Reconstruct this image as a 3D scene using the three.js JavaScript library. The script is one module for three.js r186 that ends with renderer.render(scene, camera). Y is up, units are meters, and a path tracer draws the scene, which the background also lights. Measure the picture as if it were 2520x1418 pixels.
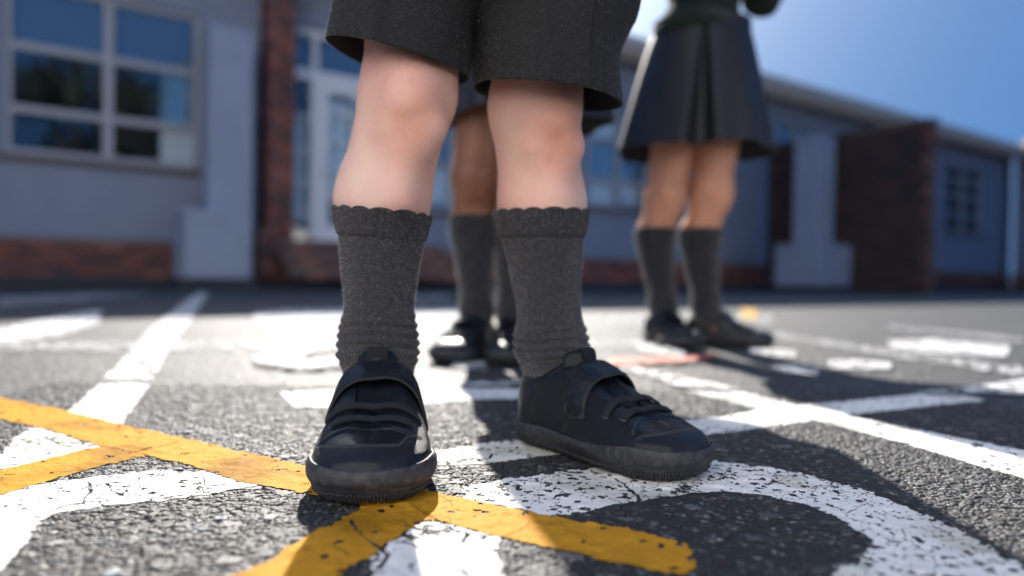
import * as THREE from 'three';
import { mergeGeometries, mergeVertices, toCreasedNormals } from 'three/addons/utils/BufferGeometryUtils.js';

// ---------------------------------------------------------------- camera, light, exposure
const scene = new THREE.Scene();
const EYE = 0.155;
const camera = new THREE.PerspectiveCamera(44.12, 1024 / 576, 0.02, 400);
camera.position.set(0, EYE, 0);
camera.rotation.set(-0.0131, 0, 0.015, 'YXZ');
camera.focus = 0.53;
camera.userData.fStop = 2.3;
const renderer = new THREE.WebGLRenderer();
renderer.toneMapping = THREE.LinearToneMapping;
renderer.toneMappingExposure = 2.75;
renderer.shadowMap.enabled = true;

const SUN_EL = 31.5 * Math.PI / 180, SUN_AZ = -8 * Math.PI / 180;
const sunDir = new THREE.Vector3(Math.sin(SUN_AZ) * Math.cos(SUN_EL), Math.sin(SUN_EL), -Math.cos(SUN_AZ) * Math.cos(SUN_EL));
const sun = new THREE.DirectionalLight(new THREE.Color(1, 0.94, 0.86), 4.0);
sun.position.copy(sunDir).multiplyScalar(40);
sun.target.position.set(0, 0, 0);
sun.castShadow = true;
Object.assign(sun.shadow.camera, { left: -25, right: 25, top: 25, bottom: -25, near: 1, far: 120 });
sun.shadow.mapSize.set(4096, 4096);
sun.shadow.radius = 1;
scene.add(sun, sun.target);
{ // clear sky: deep blue overhead, paler low down and round the sun
  const W = 512, H = 256, data = new Float32Array(W * H * 4), d = new THREE.Vector3();
  for (let j = 0; j < H; j++) for (let i = 0; i < W; i++) {
    const v = (j + 0.5) / H, el = (v - 0.5) * Math.PI, phi = ((i + 0.5) / W - 0.5) * 2 * Math.PI;
    d.set(Math.cos(el) * Math.cos(phi), Math.sin(el), Math.cos(el) * Math.sin(phi));
    const c = Math.max(-1, Math.min(1, d.dot(sunDir))), g = Math.acos(c), e = Math.max(0, d.y);
    const low = Math.exp(-e * 5), near = Math.exp(-g * 2.6), ring = Math.exp(-g * 6.7);
    const r = 0.020 + 0.018 * low + 0.050 * near + 2.7 * ring;
    const gg = 0.068 + 0.036 * low + 0.070 * near + 2.7 * ring;
    const b = 0.180 + 0.045 * low + 0.090 * near + 2.5 * ring;
    const o = (j * W + i) * 4;
    data[o] = r; data[o + 1] = gg; data[o + 2] = b; data[o + 3] = 1;
  }
  const t = new THREE.DataTexture(data, W, H, THREE.RGBAFormat, THREE.FloatType);
  t.mapping = THREE.EquirectangularReflectionMapping; t.magFilter = THREE.LinearFilter; t.needsUpdate = true;
  scene.background = t; scene.environment = t;
}

// ---------------------------------------------------------------- helpers
let seed = 7;
const rnd = () => { seed = (seed + 0x6d2b79f5) | 0; let t = Math.imul(seed ^ (seed >>> 15), 1 | seed); t = (t + Math.imul(t ^ (t >>> 7), 61 | t)) ^ t; return ((t ^ (t >>> 14)) >>> 0) / 4294967296; };
const hash = (i, j, k = 0) => { let h = Math.imul(i, 374761393) + Math.imul(j, 668265263) + Math.imul(k, 1274126177); h = Math.imul(h ^ (h >>> 13), 1274126177); h ^= h >>> 16; return (h >>> 0) / 4294967296; };
const lerp = (a, b, t) => a + (b - a) * t, clamp = (x, a = 0, b = 1) => Math.min(b, Math.max(a, x));
const smooth = (a, b, x) => { const t = clamp((x - a) / (b - a)); return t * t * (3 - 2 * t); };
const mod = (a, n) => ((a % n) + n) % n;
const NT2 = new Float32Array(65536); for (let i = 0; i < 65536; i++) NT2[i] = hash(i, 17, 3);
function noise2(x, y, s = 0, per = 0) { // smooth value noise from a table; per > 0 makes it repeat
  let ix = Math.floor(x), iy = Math.floor(y); const fx = x - ix, fy = y - iy, u = fx * fx * (3 - 2 * fx), v = fy * fy * (3 - 2 * fy);
  let jx = ix + 1, jy = iy + 1; if (per) { ix = mod(ix, per); jx = mod(jx, per); iy = mod(iy, per); jy = mod(jy, per); }
  const a = s * 37 + 11, b = s * 91 + (s >> 3), r0 = ((iy + b) & 255) << 8, r1 = ((jy + b) & 255) << 8, c0 = (ix + a) & 255, c1 = (jx + a) & 255;
  const p = NT2[r0 + c0], q = NT2[r1 + c0]; return p + (NT2[r0 + c1] - p) * u + (q + (NT2[r1 + c1] - q) * u - p - (NT2[r0 + c1] - p) * u) * v;
}
const fbm = (x, y, s = 0, per = 0, oct = 4) => { let a = 0, w = 0.5, n = 0; for (let o = 0; o < oct; o++) { a += w * noise2(x, y, s + o, per); n += w; w *= 0.5; x *= 2; y *= 2; per *= 2; } return a / n; };
function noise3(x, y, z, s = 0) { const k = Math.floor(z), f = z - k, u = f * f * (3 - 2 * f); return lerp(noise2(x, y, s + k * 17), noise2(x, y, s + (k + 1) * 17), u); }
const toS = (v) => Math.round(255 * clamp(v <= 0.0031308 ? v * 12.92 : 1.055 * Math.pow(v, 1 / 2.4) - 0.055));
const used = {};
function numbered(name) { const n = used[name] = (used[name] ?? -1) + 1; return n ? `${name}_${String(n).padStart(3, '0')}` : name; }
function tag(o, label, category, group, kind) { const u = o.userData; u.label = label; if (category) u.category = category; if (group) u.group = group; if (kind) u.kind = kind; return o; }
function add(name, geo, mat, parent = scene) {
  const m = new THREE.Mesh(geo, mat); m.name = parent === scene ? numbered(name) : name; m.castShadow = m.receiveShadow = true; parent.add(m); return m;
}
function group(name, parent = scene) { const g = new THREE.Group(); g.name = parent === scene ? numbered(name) : name; parent.add(g); return g; }
const mat = (color, roughness = 0.8, o = {}) => new THREE.MeshPhysicalMaterial({ color: new THREE.Color().setRGB(...color), roughness, ...o });
function tex(w, h, fn, srgb = true, repeat = 1) { // fn(i, j) -> [r, g, b] linear if srgb, or a number
  const d = new Uint8Array(w * h * 4);
  for (let j = 0, o = 0; j < h; j++) for (let i = 0; i < w; i++, o += 4) {
    const c = fn(i, j);
    if (typeof c === 'number') { d[o] = d[o + 1] = d[o + 2] = Math.round(255 * clamp(c)); } else if (srgb) { d[o] = toS(c[0]); d[o + 1] = toS(c[1]); d[o + 2] = toS(c[2]); } else { d[o] = 255 * c[0]; d[o + 1] = 255 * c[1]; d[o + 2] = 255 * c[2]; }
    d[o + 3] = 255;
  }
  const t = new THREE.DataTexture(d, w, h); t.wrapS = t.wrapT = THREE.RepeatWrapping; t.magFilter = THREE.LinearFilter; t.repeat.set(repeat, repeat); if (srgb) t.colorSpace = THREE.SRGBColorSpace; t.needsUpdate = true; return t;
}
function geom(pos, idx, uv, col) {
  const g = new THREE.BufferGeometry(); g.setAttribute('position', new THREE.Float32BufferAttribute(pos, 3));
  if (uv) g.setAttribute('uv', new THREE.Float32BufferAttribute(uv, 2));
  if (col) g.setAttribute('color', new THREE.Float32BufferAttribute(col, 3));
  g.setIndex(new THREE.BufferAttribute(new Uint32Array(idx), 1)); return g;
}
function subset(g, keep) { // the faces of an indexed geometry for which keep(face) holds
  const I = g.index.array, map = new Map(), idx = [], order = [];
  for (let f = 0; f < I.length / 3; f++) if (keep(f)) for (let k = 0; k < 3; k++) { const a = I[f * 3 + k]; if (!map.has(a)) { map.set(a, order.length); order.push(a); } idx.push(map.get(a)); }
  const r = new THREE.BufferGeometry();
  for (const [n, at] of Object.entries(g.attributes)) { const s = at.itemSize, v = new Float32Array(order.length * s); order.forEach((a, i) => { for (let k = 0; k < s; k++) v[i * s + k] = at.array[a * s + k]; }); r.setAttribute(n, new THREE.BufferAttribute(v, s)); }
  r.setIndex(new THREE.BufferAttribute(new Uint32Array(idx), 1)); return r;
}
// grid of rings: P(u, v) with u closed if wrap
function loft(P, nu, nv, wrap = true, uvScale = [1, 1]) {
  const pos = [], uv = [], idx = [], w = nu + 1;
  for (let j = 0; j <= nv; j++) for (let i = 0; i <= nu; i++) { const p = P(i / nu, j / nv); pos.push(p[0], p[1], p[2]); uv.push(i / nu * uvScale[0], j / nv * uvScale[1]); }
  for (let j = 0; j < nv; j++) for (let i = 0; i < nu; i++) { const a = j * w + i; idx.push(a, a + 1, a + w, a + 1, a + w + 1, a + w); }
  const g = geom(pos, idx, uv); g.computeVertexNormals();
  if (wrap) { const n = g.attributes.normal; for (let j = 0; j <= nv; j++) { const a = j * w, b = j * w + nu, x = n.getX(a) + n.getX(b), y = n.getY(a) + n.getY(b), z = n.getZ(a) + n.getZ(b), l = Math.hypot(x, y, z) || 1; n.setXYZ(a, x / l, y / l, z / l); n.setXYZ(b, x / l, y / l, z / l); } }
  return g;
}
function bevelBox(w, h, d, b = 0.006) { // box with chamfered edges, centred
  const s = new THREE.Shape(), x = w / 2 - b, y = h / 2 - b; s.moveTo(-x, -y); s.lineTo(x, -y); s.lineTo(x, y); s.lineTo(-x, y); s.closePath();
  const g = new THREE.ExtrudeGeometry(s, { depth: Math.max(d - 2 * b, 1e-4), bevelEnabled: true, bevelThickness: b, bevelSize: b, bevelSegments: 1 });
  g.translate(0, 0, -(d - 2 * b) / 2); return g;
}
const V = (x, y, d) => new THREE.Vector3(x, y, -d);   // d: metres in front of the camera

// smooth field -> mesh (surface nets), vertices slid onto the surface, normals from the field
function netMesh(sdf, lo, hi, cell, color) {
  const n = [0, 1, 2].map((k) => Math.ceil((hi[k] - lo[k]) / cell) + 1), [nx, ny, nz] = n, F = new Float32Array(nx * ny * nz);
  const BK = 5, reach = BK * cell * 0.87 + 0.016;
  for (let k0 = 0; k0 < nz; k0 += BK) for (let j0 = 0; j0 < ny; j0 += BK) for (let i0 = 0; i0 < nx; i0 += BK) { // far from the surface a block takes one value
    const c = sdf(lo[0] + (i0 + BK / 2) * cell, lo[1] + (j0 + BK / 2) * cell, lo[2] + (k0 + BK / 2) * cell), far = Math.abs(c) > reach;
    for (let k = k0; k < Math.min(nz, k0 + BK); k++) for (let j = j0; j < Math.min(ny, j0 + BK); j++) for (let i = i0; i < Math.min(nx, i0 + BK); i++) F[(k * ny + j) * nx + i] = far ? c : sdf(lo[0] + i * cell, lo[1] + j * cell, lo[2] + k * cell);
  }
  const id = new Int32Array(nx * ny * nz).fill(-1), pos = [], idx = [];
  const at = (i, j, k) => (k * ny + j) * nx + i;
  for (let k = 0; k < nz - 1; k++) for (let j = 0; j < ny - 1; j++) for (let i = 0; i < nx - 1; i++) {
    let sx = 0, sy = 0, sz = 0, c = 0;
    for (let e = 0; e < 12; e++) {
      const ax = e >> 2, p = e & 1, q = (e >> 1) & 1, a = [0, 0, 0], b = [0, 0, 0], b1 = (ax + 1) % 3, b2 = (ax + 2) % 3;
      a[b1] = b[b1] = p; a[b2] = b[b2] = q; b[ax] = 1;
      const fa = F[at(i + a[0], j + a[1], k + a[2])], fb = F[at(i + b[0], j + b[1], k + b[2])];
      if ((fa < 0) !== (fb < 0)) { const t = fa / (fa - fb); sx += i + lerp(a[0], b[0], t); sy += j + lerp(a[1], b[1], t); sz += k + lerp(a[2], b[2], t); c++; }
    }
    if (c) { id[at(i, j, k)] = pos.length / 3; pos.push(lo[0] + sx / c * cell, lo[1] + sy / c * cell, lo[2] + sz / c * cell); }
  }
  for (let k = 1; k < nz - 1; k++) for (let j = 1; j < ny - 1; j++) for (let i = 1; i < nx - 1; i++) {
    const f0 = F[at(i, j, k)] < 0;
    const q = (a, b, c, d, flip) => { if (Math.min(a, b, c, d) < 0) return; flip ? idx.push(a, c, b, a, d, c) : idx.push(a, b, c, a, c, d); };
    if (f0 !== F[at(i + 1, j, k)] < 0) q(id[at(i, j - 1, k - 1)], id[at(i, j, k - 1)], id[at(i, j, k)], id[at(i, j - 1, k)], !f0);
    if (f0 !== F[at(i, j + 1, k)] < 0) q(id[at(i - 1, j, k - 1)], id[at(i - 1, j, k)], id[at(i, j, k)], id[at(i, j, k - 1)], !f0);
    if (f0 !== F[at(i, j, k + 1)] < 0) q(id[at(i - 1, j - 1, k)], id[at(i, j - 1, k)], id[at(i, j, k)], id[at(i - 1, j, k)], !f0);
  }
  const nor = new Float32Array(pos.length), e = cell * 0.25, col = color && [];
  for (let i = 0; i < pos.length; i += 3) {
    let g = [0, 0, 0];
    for (let it = 0; it < 2; it++) {
      const [x, y, z] = [pos[i], pos[i + 1], pos[i + 2]], f = sdf(x, y, z);
      g = [sdf(x + e, y, z) - sdf(x - e, y, z), sdf(x, y + e, z) - sdf(x, y - e, z), sdf(x, y, z + e) - sdf(x, y, z - e)];
      const l = Math.hypot(...g) || 1, step = clamp(f * 2 * e / l, -cell * 0.5, cell * 0.5); g = g.map((v) => v / l);
      pos[i] -= g[0] * step; pos[i + 1] -= g[1] * step; pos[i + 2] -= g[2] * step;
    }
    nor[i] = g[0]; nor[i + 1] = g[1]; nor[i + 2] = g[2];
    if (color) col.push(...color(pos[i], pos[i + 1], pos[i + 2]));
  }
  const uv = []; for (let i = 0; i < pos.length; i += 3) uv.push((pos[i] + pos[i + 2] * 0.7) * 8, pos[i + 1] * 8);
  const r = geom(pos, idx, uv, col); r.setAttribute('normal', new THREE.BufferAttribute(nor, 3)); return r;
}
const smin = (a, b, k) => { const h = Math.max(k - Math.abs(a - b), 0) / k; return Math.min(a, b) - h * h * k * 0.25; };
function cone(b, x, y, z) { // tapered capsule: b = [ax, ay, az, ra, bx, by, bz, rb]
  const vx = b[4] - b[0], vy = b[5] - b[1], vz = b[6] - b[2], px = x - b[0], py = y - b[1], pz = z - b[2];
  const t = clamp((px * vx + py * vy + pz * vz) / (vx * vx + vy * vy + vz * vz + 1e-9));
  const u = t * t * (3 - 2 * t) * 0.5 + t * 0.5;
  return Math.hypot(px - vx * t, py - vy * t, pz - vz * t) - lerp(b[3], b[7], u);
}
const union = (bones, k) => (x, y, z) => { let d = 1e3; for (const b of bones) { const c = cone(b, x, y, z); d = d > 1e2 ? c : smin(d, c, b[8] ?? k); } return d; };

// ---------------------------------------------------------------- asphalt: one tile of chippings in bitumen, 1.2 m wide
const TILE = 1.2, TN = 2048, PX = TN / TILE;
const gH = new Float32Array(TN * TN), gStone = new Float32Array(TN * TN), gGap = new Float32Array(TN * TN);
const gCol = new Uint8Array(TN * TN * 4);
{
  const NA = 264, NB = 108, ca = TN / NA, cb = TN / NB;
  const grid = (N, s) => { const a = new Float32Array(N * N * 2); for (let j = 0; j < N; j++) for (let i = 0; i < N; i++) { a[(j * N + i) * 2] = 0.12 + 0.76 * hash(i, j, s); a[(j * N + i) * 2 + 1] = 0.12 + 0.76 * hash(i, j, s + 1); } return a; };
  const ga = grid(NA, 11), gb = grid(NB, 21);
  const vor = (g, N, x, y, out) => { // x, y in cells
    const ix = Math.floor(x), iy = Math.floor(y); let f1 = 9, f2 = 9, bi = 0, bj = 0, bx = 0, by = 0;
    for (let dj = -1; dj <= 1; dj++) for (let di = -1; di <= 1; di++) {
      const ci = mod(ix + di, N), cj = mod(iy + dj, N), o = (cj * N + ci) * 2, ex = ix + di + g[o] - x, ey = iy + dj + g[o + 1] - y;
      const d = ex * ex + ey * ey; if (d < f1) { f2 = f1; f1 = d; bi = ci; bj = cj; bx = ex; by = ey; } else if (d < f2) f2 = d;
    }
    out[0] = Math.sqrt(f1); out[1] = Math.sqrt(f2); out[2] = bi; out[3] = bj; out[4] = bx; out[5] = by;
  };
  const a = [0, 0, 0, 0, 0, 0], b = [0, 0, 0, 0, 0, 0];
  for (let j = 0, o = 0; j < TN; j++) for (let i = 0; i < TN; i++, o++) {
    const wob = (noise2(i / 5, j / 5, 91, 0) - 0.5) * 3.2, wob2 = (noise2(i / 5, j / 5, 92, 0) - 0.5) * 3.2;
    vor(ga, NA, (i + wob) / ca, (j + wob2) / ca, a); vor(gb, NB, (i + wob * 1.4) / cb, (j + wob2 * 1.4) / cb, b);
    const big = hash(b[2], b[3], 5) < 0.17 && b[1] - b[0] > 0.10;
    const v = big ? b : a, s = big ? 40 : 50, r1 = hash(v[2], v[3], s), r2 = hash(v[2], v[3], s + 1), r3 = hash(v[2], v[3], s + 2), r4 = hash(v[2], v[3], s + 3);
    const gap = (v[1] - v[0]) * (big ? 14 : 6), dome = smooth(0.05, big ? 2.2 : 1.7, gap), present = big || r1 > 0.16;
    const tilt = ((r2 - 0.5) * v[4] + (r3 - 0.5) * v[5]) * (big ? 2.0 : 1.5);
    const grain = noise2(i / 2.2, j / 2.2, 77);
    let h = present ? (big ? 0.55 : 0.25) + dome * (0.55 + 0.8 * r4) + tilt * dome + (grain - 0.5) * 0.45 : 0.15 + 0.5 * grain;
    gH[o] = h * 0.00105; gStone[o] = big ? 2 + hash(b[2], b[3], 9) : hash(a[2], a[3], 8); gGap[o] = gap;
    const worn = present ? smooth(0.35, 1.3, gap) : 0, tone = 0.016 + 0.20 * Math.pow(r3, 5) * (r4 > 0.3 ? 1 : 0.4);
    const c = lerp(0.010 + 0.010 * grain, tone * (0.8 + 0.4 * grain), worn), warm = (r2 - 0.5) * 0.30;
    gCol[o * 4] = toS(c * (1.0 + warm)); gCol[o * 4 + 1] = toS(c); gCol[o * 4 + 2] = toS(c * (1.02 - warm)); gCol[o * 4 + 3] = 255;
  }
}
const tileAt = (A, x, d) => { // bilinear in the tile
  const fx = mod(x * PX, TN), fy = mod(d * PX, TN), i = Math.floor(fx), j = Math.floor(fy), u = fx - i, v = fy - j, i1 = (i + 1) % TN, j1 = (j + 1) % TN;
  return lerp(lerp(A[j * TN + i], A[j * TN + i1], u), lerp(A[j1 * TN + i], A[j1 * TN + i1], u), v);
};
const tileNear = (A, x, d) => A[mod(Math.floor(d * PX), TN) * TN + mod(Math.floor(x * PX), TN)];
const gBlur = new Float32Array(TN * TN); { const tmp = new Float32Array(TN * TN), R = 6; for (let pass = 0; pass < 2; pass++) { const A = pass ? tmp : gH, B = pass ? gBlur : tmp; for (let j = 0; j < TN; j++) { let s = 0; for (let k = -R; k <= R; k++) s += A[pass ? mod(k, TN) * TN + j : j * TN + mod(k, TN)]; for (let i = 0; i < TN; i++) { B[pass ? i * TN + j : j * TN + i] = s / (2 * R + 1); const p = mod(i + R + 1, TN), q = mod(i - R, TN); s += A[pass ? p * TN + j : j * TN + p] - A[pass ? q * TN + j : j * TN + q]; } } } }
const H0 = 0.00085;
const groundH = (x, d) => tileAt(gH, x, d) - H0 + 0.0016 * (fbm(x * 7, d * 7, 300, 0, 2) - 0.5);

const asphaltMap = new THREE.DataTexture(gCol, TN, TN); asphaltMap.wrapS = asphaltMap.wrapT = THREE.RepeatWrapping; asphaltMap.magFilter = THREE.LinearFilter; asphaltMap.colorSpace = THREE.SRGBColorSpace; asphaltMap.needsUpdate = true;
const asphaltBump = tex(TN, TN, (i, j) => gH[j * TN + i] / 0.0022, false);
const M = {};
M.asphalt = new THREE.MeshPhysicalMaterial({ color: 0xffffff, map: asphaltMap, bumpMap: asphaltBump, bumpScale: 0.0022, roughness: 0.68, ior: 1.5, vertexColors: true });

// painted markings: outlines in metres (x to the right, distance ahead), read off the playground
const YELLOW = {
  line: [[-.66,.884],[-.522,.808],[-.404,.726],[-.305,.666],[-.216,.606],[-.165,.576],[-.054,.51],[-.035,.498],[-.005,.481],[.034,.456],[.063,.443],[.095,.423],[.104,.414],[.101,.386],[.094,.372],[.083,.374],[.072,.381],[.043,.395],[.019,.409],[-.004,.421],[-.044,.447],[-.146,.505],[-.204,.53],[-.251,.567],[-.306,.6],[-.363,.63],[-.454,.693],[-.53,.738],[-.66,.815]],
  branch: [[-.46,.518],[-.396,.551],[-.363,.63],[-.306,.6],[-.325,.567],[-.34,.526],[-.352,.49],[-.42,.43]],
  spur: [[-.074,.528],[-.054,.51],[-.044,.447],[-.055,.447],[-.072,.398],[-.084,.375],[-.1,.33],[-.16,.33],[-.137,.366],[-.127,.391],[-.118,.421],[-.11,.437],[-.101,.464],[-.098,.483]],
};
const WHITE = {
  stripe: [[-.398,.727],[-.454,.693],[-.36,.628],[-.396,.551],[-.42,.58],[-.46,.66],[-.495,.798],[-.625,1.121],[-.966,1.891],[-1.635,3.516],[-2.524,5.707],[-2.452,5.76],[-1.385,3.134],[-.758,1.61],[-.493,.966]],
  numeral: [[-.35,.487],[-.347,.509],[-.317,.535],[-.276,.554],[-.237,.554],[-.196,.53],[-.185,.52],[-.214,.499],[-.235,.484],[-.269,.469],[-.292,.452],[-.293,.44],[-.279,.412],[-.266,.38],[-.255,.34],[-.3,.33],[-.42,.40],[-.42,.46]],
  arc: [[-.035,.521],[-.006,.547],[.024,.56],[.056,.577],[.12,.605],[.171,.616],[.203,.599],[.24,.576],[.269,.525],[.28,.477],[.285,.433],[.285,.403],[.28,.36],[.16,.36],[.172,.377],[.189,.389],[.203,.402],[.217,.42],[.219,.431],[.217,.45],[.214,.478],[.207,.497],[.182,.516],[.159,.524],[.116,.509],[.085,.491],[.04,.466],[.026,.462],[-.005,.481],[-.03,.495]],
  patch: [[-.055,.447],[-.044,.447],[-.003,.42],[-.008,.4],[-.004,.387],[.002,.34],[-.062,.34],[-.074,.384],[-.074,.392]],
  bar: [[-.07,.629],[-.045,.647],[-.014,.674],[.015,.682],[.04,.664],[.058,.634],[.016,.614],[-.023,.59],[-.057,.583]],
  dash: [[-.303,.935],[-.252,.964],[-.146,.993],[-.034,1.042],[.02,1.06],[.018,.923],[-.029,.912],[-.079,.884],[-.125,.852],[-.204,.837],[-.255,.833]],
  edge: [[.185,1.333],[.219,1.258],[.313,1.037],[.358,.907],[.401,.822],[.447,.739],[.486,.67],[.56,.55],[.48,.44],[.423,.547],[.409,.582],[.403,.618],[.386,.691],[.349,.79],[.309,.858],[.252,.987],[.204,1.171],[.173,1.247]],
  cross: [[.152,.769],[.176,.778],[.246,.815],[.328,.881],[.437,.931],[.68,1.057],[.841,1.162],[1.2,1.38],[1.0,1.15],[.818,1.048],[.715,.988],[.638,.955],[.422,.849],[.308,.778],[.245,.741],[.178,.702],[.136,.687]],
};
const NX0 = -0.64, NX1 = 0.64, ND0 = 0.33, ND1 = 1.0, AW = 2048, AH = 1072;
const segDist = (P, x, y) => { let best = 1e9, inside = false; for (let i = 0, j = P.length - 1; i < P.length; j = i++) { const [ax, ay] = P[i], [bx, by] = P[j], vx = bx - ax, vy = by - ay, t = clamp(((x - ax) * vx + (y - ay) * vy) / (vx * vx + vy * vy)); const dx = x - ax - vx * t, dy = y - ay - vy * t, q = dx * dx + dy * dy; if (q < best) best = q; if ((ay > y) !== (by > y) && x < (bx - ax) * (y - ay) / (by - ay) + ax) inside = !inside; } return inside ? Math.sqrt(best) : -Math.sqrt(best); };
const SPLITS = [[[-.101,.448],[-.091,.429],[-.082,.413],[-.074,.402],[-.067,.393],[-.067,.384],[-.068,.375]], [[-.325,.606],[-.32,.615],[-.315,.626],[-.31,.634],[-.305,.655]], [[-.31,.52],[-.293,.496],[-.287,.478],[-.275,.466]], [[-.298,.521],[-.287,.511],[-.28,.497],[-.268,.491]], [[-.042,.445],[-.032,.431],[-.025,.426],[-.026,.409],[-.016,.405]], [[.084,.552],[.088,.525],[.092,.506],[.09,.488]], [[-.433,.658],[-.394,.628],[-.366,.615]]];
const splitDist = (x, d) => { let b = 1; for (const L of SPLITS) for (let i = 0; i < L.length - 1; i++) { const [ax, ay] = L[i], [bx, by] = L[i + 1]; if (Math.abs(x - ax) > 0.06 || Math.abs(d - ay) > 0.06) continue; const vx = bx - ax, vy = by - ay, t = clamp(((x - ax) * vx + (d - ay) * vy) / (vx * vx + vy * vy)); b = Math.min(b, Math.hypot(x - ax - vx * t, d - ay - vy * t)); } return b; };
const cracks = (x, d) => { // long wandering splits, a few centimetres to half a metre apart
  const wx = x + 0.016 * (fbm(x * 40, d * 40, 401, 0, 3) - 0.5), wd = d + 0.016 * (fbm(x * 40, d * 40, 402, 0, 3) - 0.5), s = 22;
  const ix = Math.floor(wx * s), iy = Math.floor(wd * s); let f1 = 9, f2 = 9, id = 0;
  for (let q = -1; q <= 1; q++) for (let p = -1; p <= 1; p++) { const ex = ix + p + hash(ix + p, iy + q, 61) - wx * s, ey = iy + q + hash(ix + p, iy + q, 62) - wd * s, l = Math.hypot(ex, ey); if (l < f1) { f2 = f1; f1 = l; id = hash(ix + p, iy + q, 63); } else if (l < f2) f2 = l; }
  return (f2 - f1) / s * (id > 0.45 ? 1 : 3);
};
// which marking covers a point of the near ground, and whether paint is left there
const owner = new Int8Array(AW * AH), paintLeft = { yellow: new Uint8Array(AW * AH), white: new Uint8Array(AW * AH) };
const marks = [...Object.entries(YELLOW).map(([n, P]) => ({ n, P, c: 'yellow' })), ...Object.entries(WHITE).map(([n, P]) => ({ n, P, c: 'white' }))];
{
  const sd = new Float32Array(AW * AH).fill(-1), rank = new Uint8Array(AW * AH);
  marks.forEach((m, k) => {
    const xs = m.P.map((p) => p[0]), ds = m.P.map((p) => p[1]);
    const i0 = clamp(Math.floor((Math.min(...xs) - 0.008 - NX0) / (NX1 - NX0) * AW), 0, AW), i1 = clamp(Math.ceil((Math.max(...xs) + 0.008 - NX0) / (NX1 - NX0) * AW), 0, AW);
    const j0 = clamp(Math.floor((Math.min(...ds) - 0.008 - ND0) / (ND1 - ND0) * AH), 0, AH), j1 = clamp(Math.ceil((Math.max(...ds) + 0.008 - ND0) / (ND1 - ND0) * AH), 0, AH);
    for (let j = j0; j < j1; j++) for (let i = i0; i < i1; i++) {
      const x = NX0 + (i + 0.5) / AW * (NX1 - NX0), d = ND0 + (j + 0.5) / AH * (ND1 - ND0), o = j * AW + i, s = segDist(m.P, x, d), r = m.c === 'yellow' ? 2 : 1;
      const inNow = s > 0, inWas = sd[o] > 0;
      if (!owner[o] || (inNow && (!inWas || (r >= rank[o] && s > sd[o]) || r > rank[o])) || (!inNow && !inWas && s > sd[o])) { owner[o] = k + 1; sd[o] = s; rank[o] = r; }
    }
  });
  for (let j = 0; j < AH; j++) for (let i = 0; i < AW; i++) {
    const o = j * AW + i; if (!owner[o] || sd[o] < -0.005) continue;
    const m = marks[owner[o] - 1], x = NX0 + (i + 0.5) / AW * (NX1 - NX0), d = ND0 + (j + 0.5) / AH * (ND1 - ND0), y = m.c === 'yellow';
    const st = tileNear(gStone, x, d), gap = tileNear(gGap, x, d), hi = tileAt(gH, x, d) - tileAt(gBlur, x, d);
    const rough = 0.0035 * (fbm(x * 160, d * 160, 500, 0, 3) - 0.5) * 2 + hi * 1.2;
    const wear = y ? 0.022 : { numeral: 0.05, arc: 0.10, bar: 0.08, patch: 0.08 }[m.n] ?? 0.08;
    const zone = wear * (0.3 + 1.7 * smooth(0.3, 0.7, fbm(x * 18, d * 18, 510, 0, 3)));
    const frac = st >= 2 ? st - 2 : st, pit = frac < zone * (st >= 2 ? (y ? 0.1 : 0.45) : 1) && gap > 0.30;
    const fine = noise2(x * 430, d * 430, 520) * 0.75 + noise2(x * 900, d * 900, 522) * 0.25 > (y ? 0.90 : m.n === 'arc' || m.n === 'bar' ? 0.72 : 0.80) && fbm(x * 60, d * 60, 521, 0, 2) > (y ? 0.5 : 0.40);
    const cr = cracks(x, d) < (y ? 0.0003 : m.n === 'numeral' || m.n === 'patch' ? 0.0012 : 0.0004) * smooth(0.42, 0.62, fbm(x * 14, d * 14, 530, 0, 2)) * 1.6 || splitDist(x + 0.005 * (fbm(x * 130, d * 130, 541, 0, 3) - 0.5), d + 0.005 * (fbm(x * 130, d * 130, 542, 0, 3) - 0.5)) < 0.0016 * fbm(x * 70, d * 70, 543, 0, 2) + 0.0001;
    if (sd[o] + rough > 0 && !pit && !fine && !cr) paintLeft[m.c][o] = 255;
  }
}
const alphaTex = (a) => { const d = new Uint8Array(AW * AH * 4); for (let o = 0; o < AW * AH; o++) d[o * 4] = d[o * 4 + 1] = d[o * 4 + 2] = a[o], d[o * 4 + 3] = 255; const t = new THREE.DataTexture(d, AW, AH); t.magFilter = THREE.LinearFilter; t.needsUpdate = true; return t; };
const smudge = (w, base, amp, s) => tex(w, w, (i, j) => { const f = fbm(i / w * 9, j / w * 9, s, 9, 5), g = hash(i, j, s), k = 1 - amp * smooth(0.45, 0.8, f) - 0.10 * g; return [base[0] * k, base[1] * k, base[2] * lerp(k, k * k, 0.3)]; });
const whiteMap = smudge(640, [0.80, 0.795, 0.78], 0.34, 600), yellowMap = smudge(640, [0.53, 0.255, 0.022], 0.40, 620);
for (const t of [whiteMap, yellowMap]) { t.channel = 1; t.repeat.set(2, 2); }
const paintBump = tex(512, 512, (i, j) => 0.6 * fbm(i / 512 * 30, j / 512 * 30, 640, 30, 3) + 0.4 * noise2(i / 512 * 120, j / 512 * 120, 641, 120), false, 4); paintBump.channel = 1;
M.white = new THREE.MeshPhysicalMaterial({ map: whiteMap, alphaMap: alphaTex(paintLeft.white), alphaTest: 0.5, bumpMap: paintBump, bumpScale: 0.0007, roughness: 0.9, specularIntensity: 0.2 });
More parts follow.
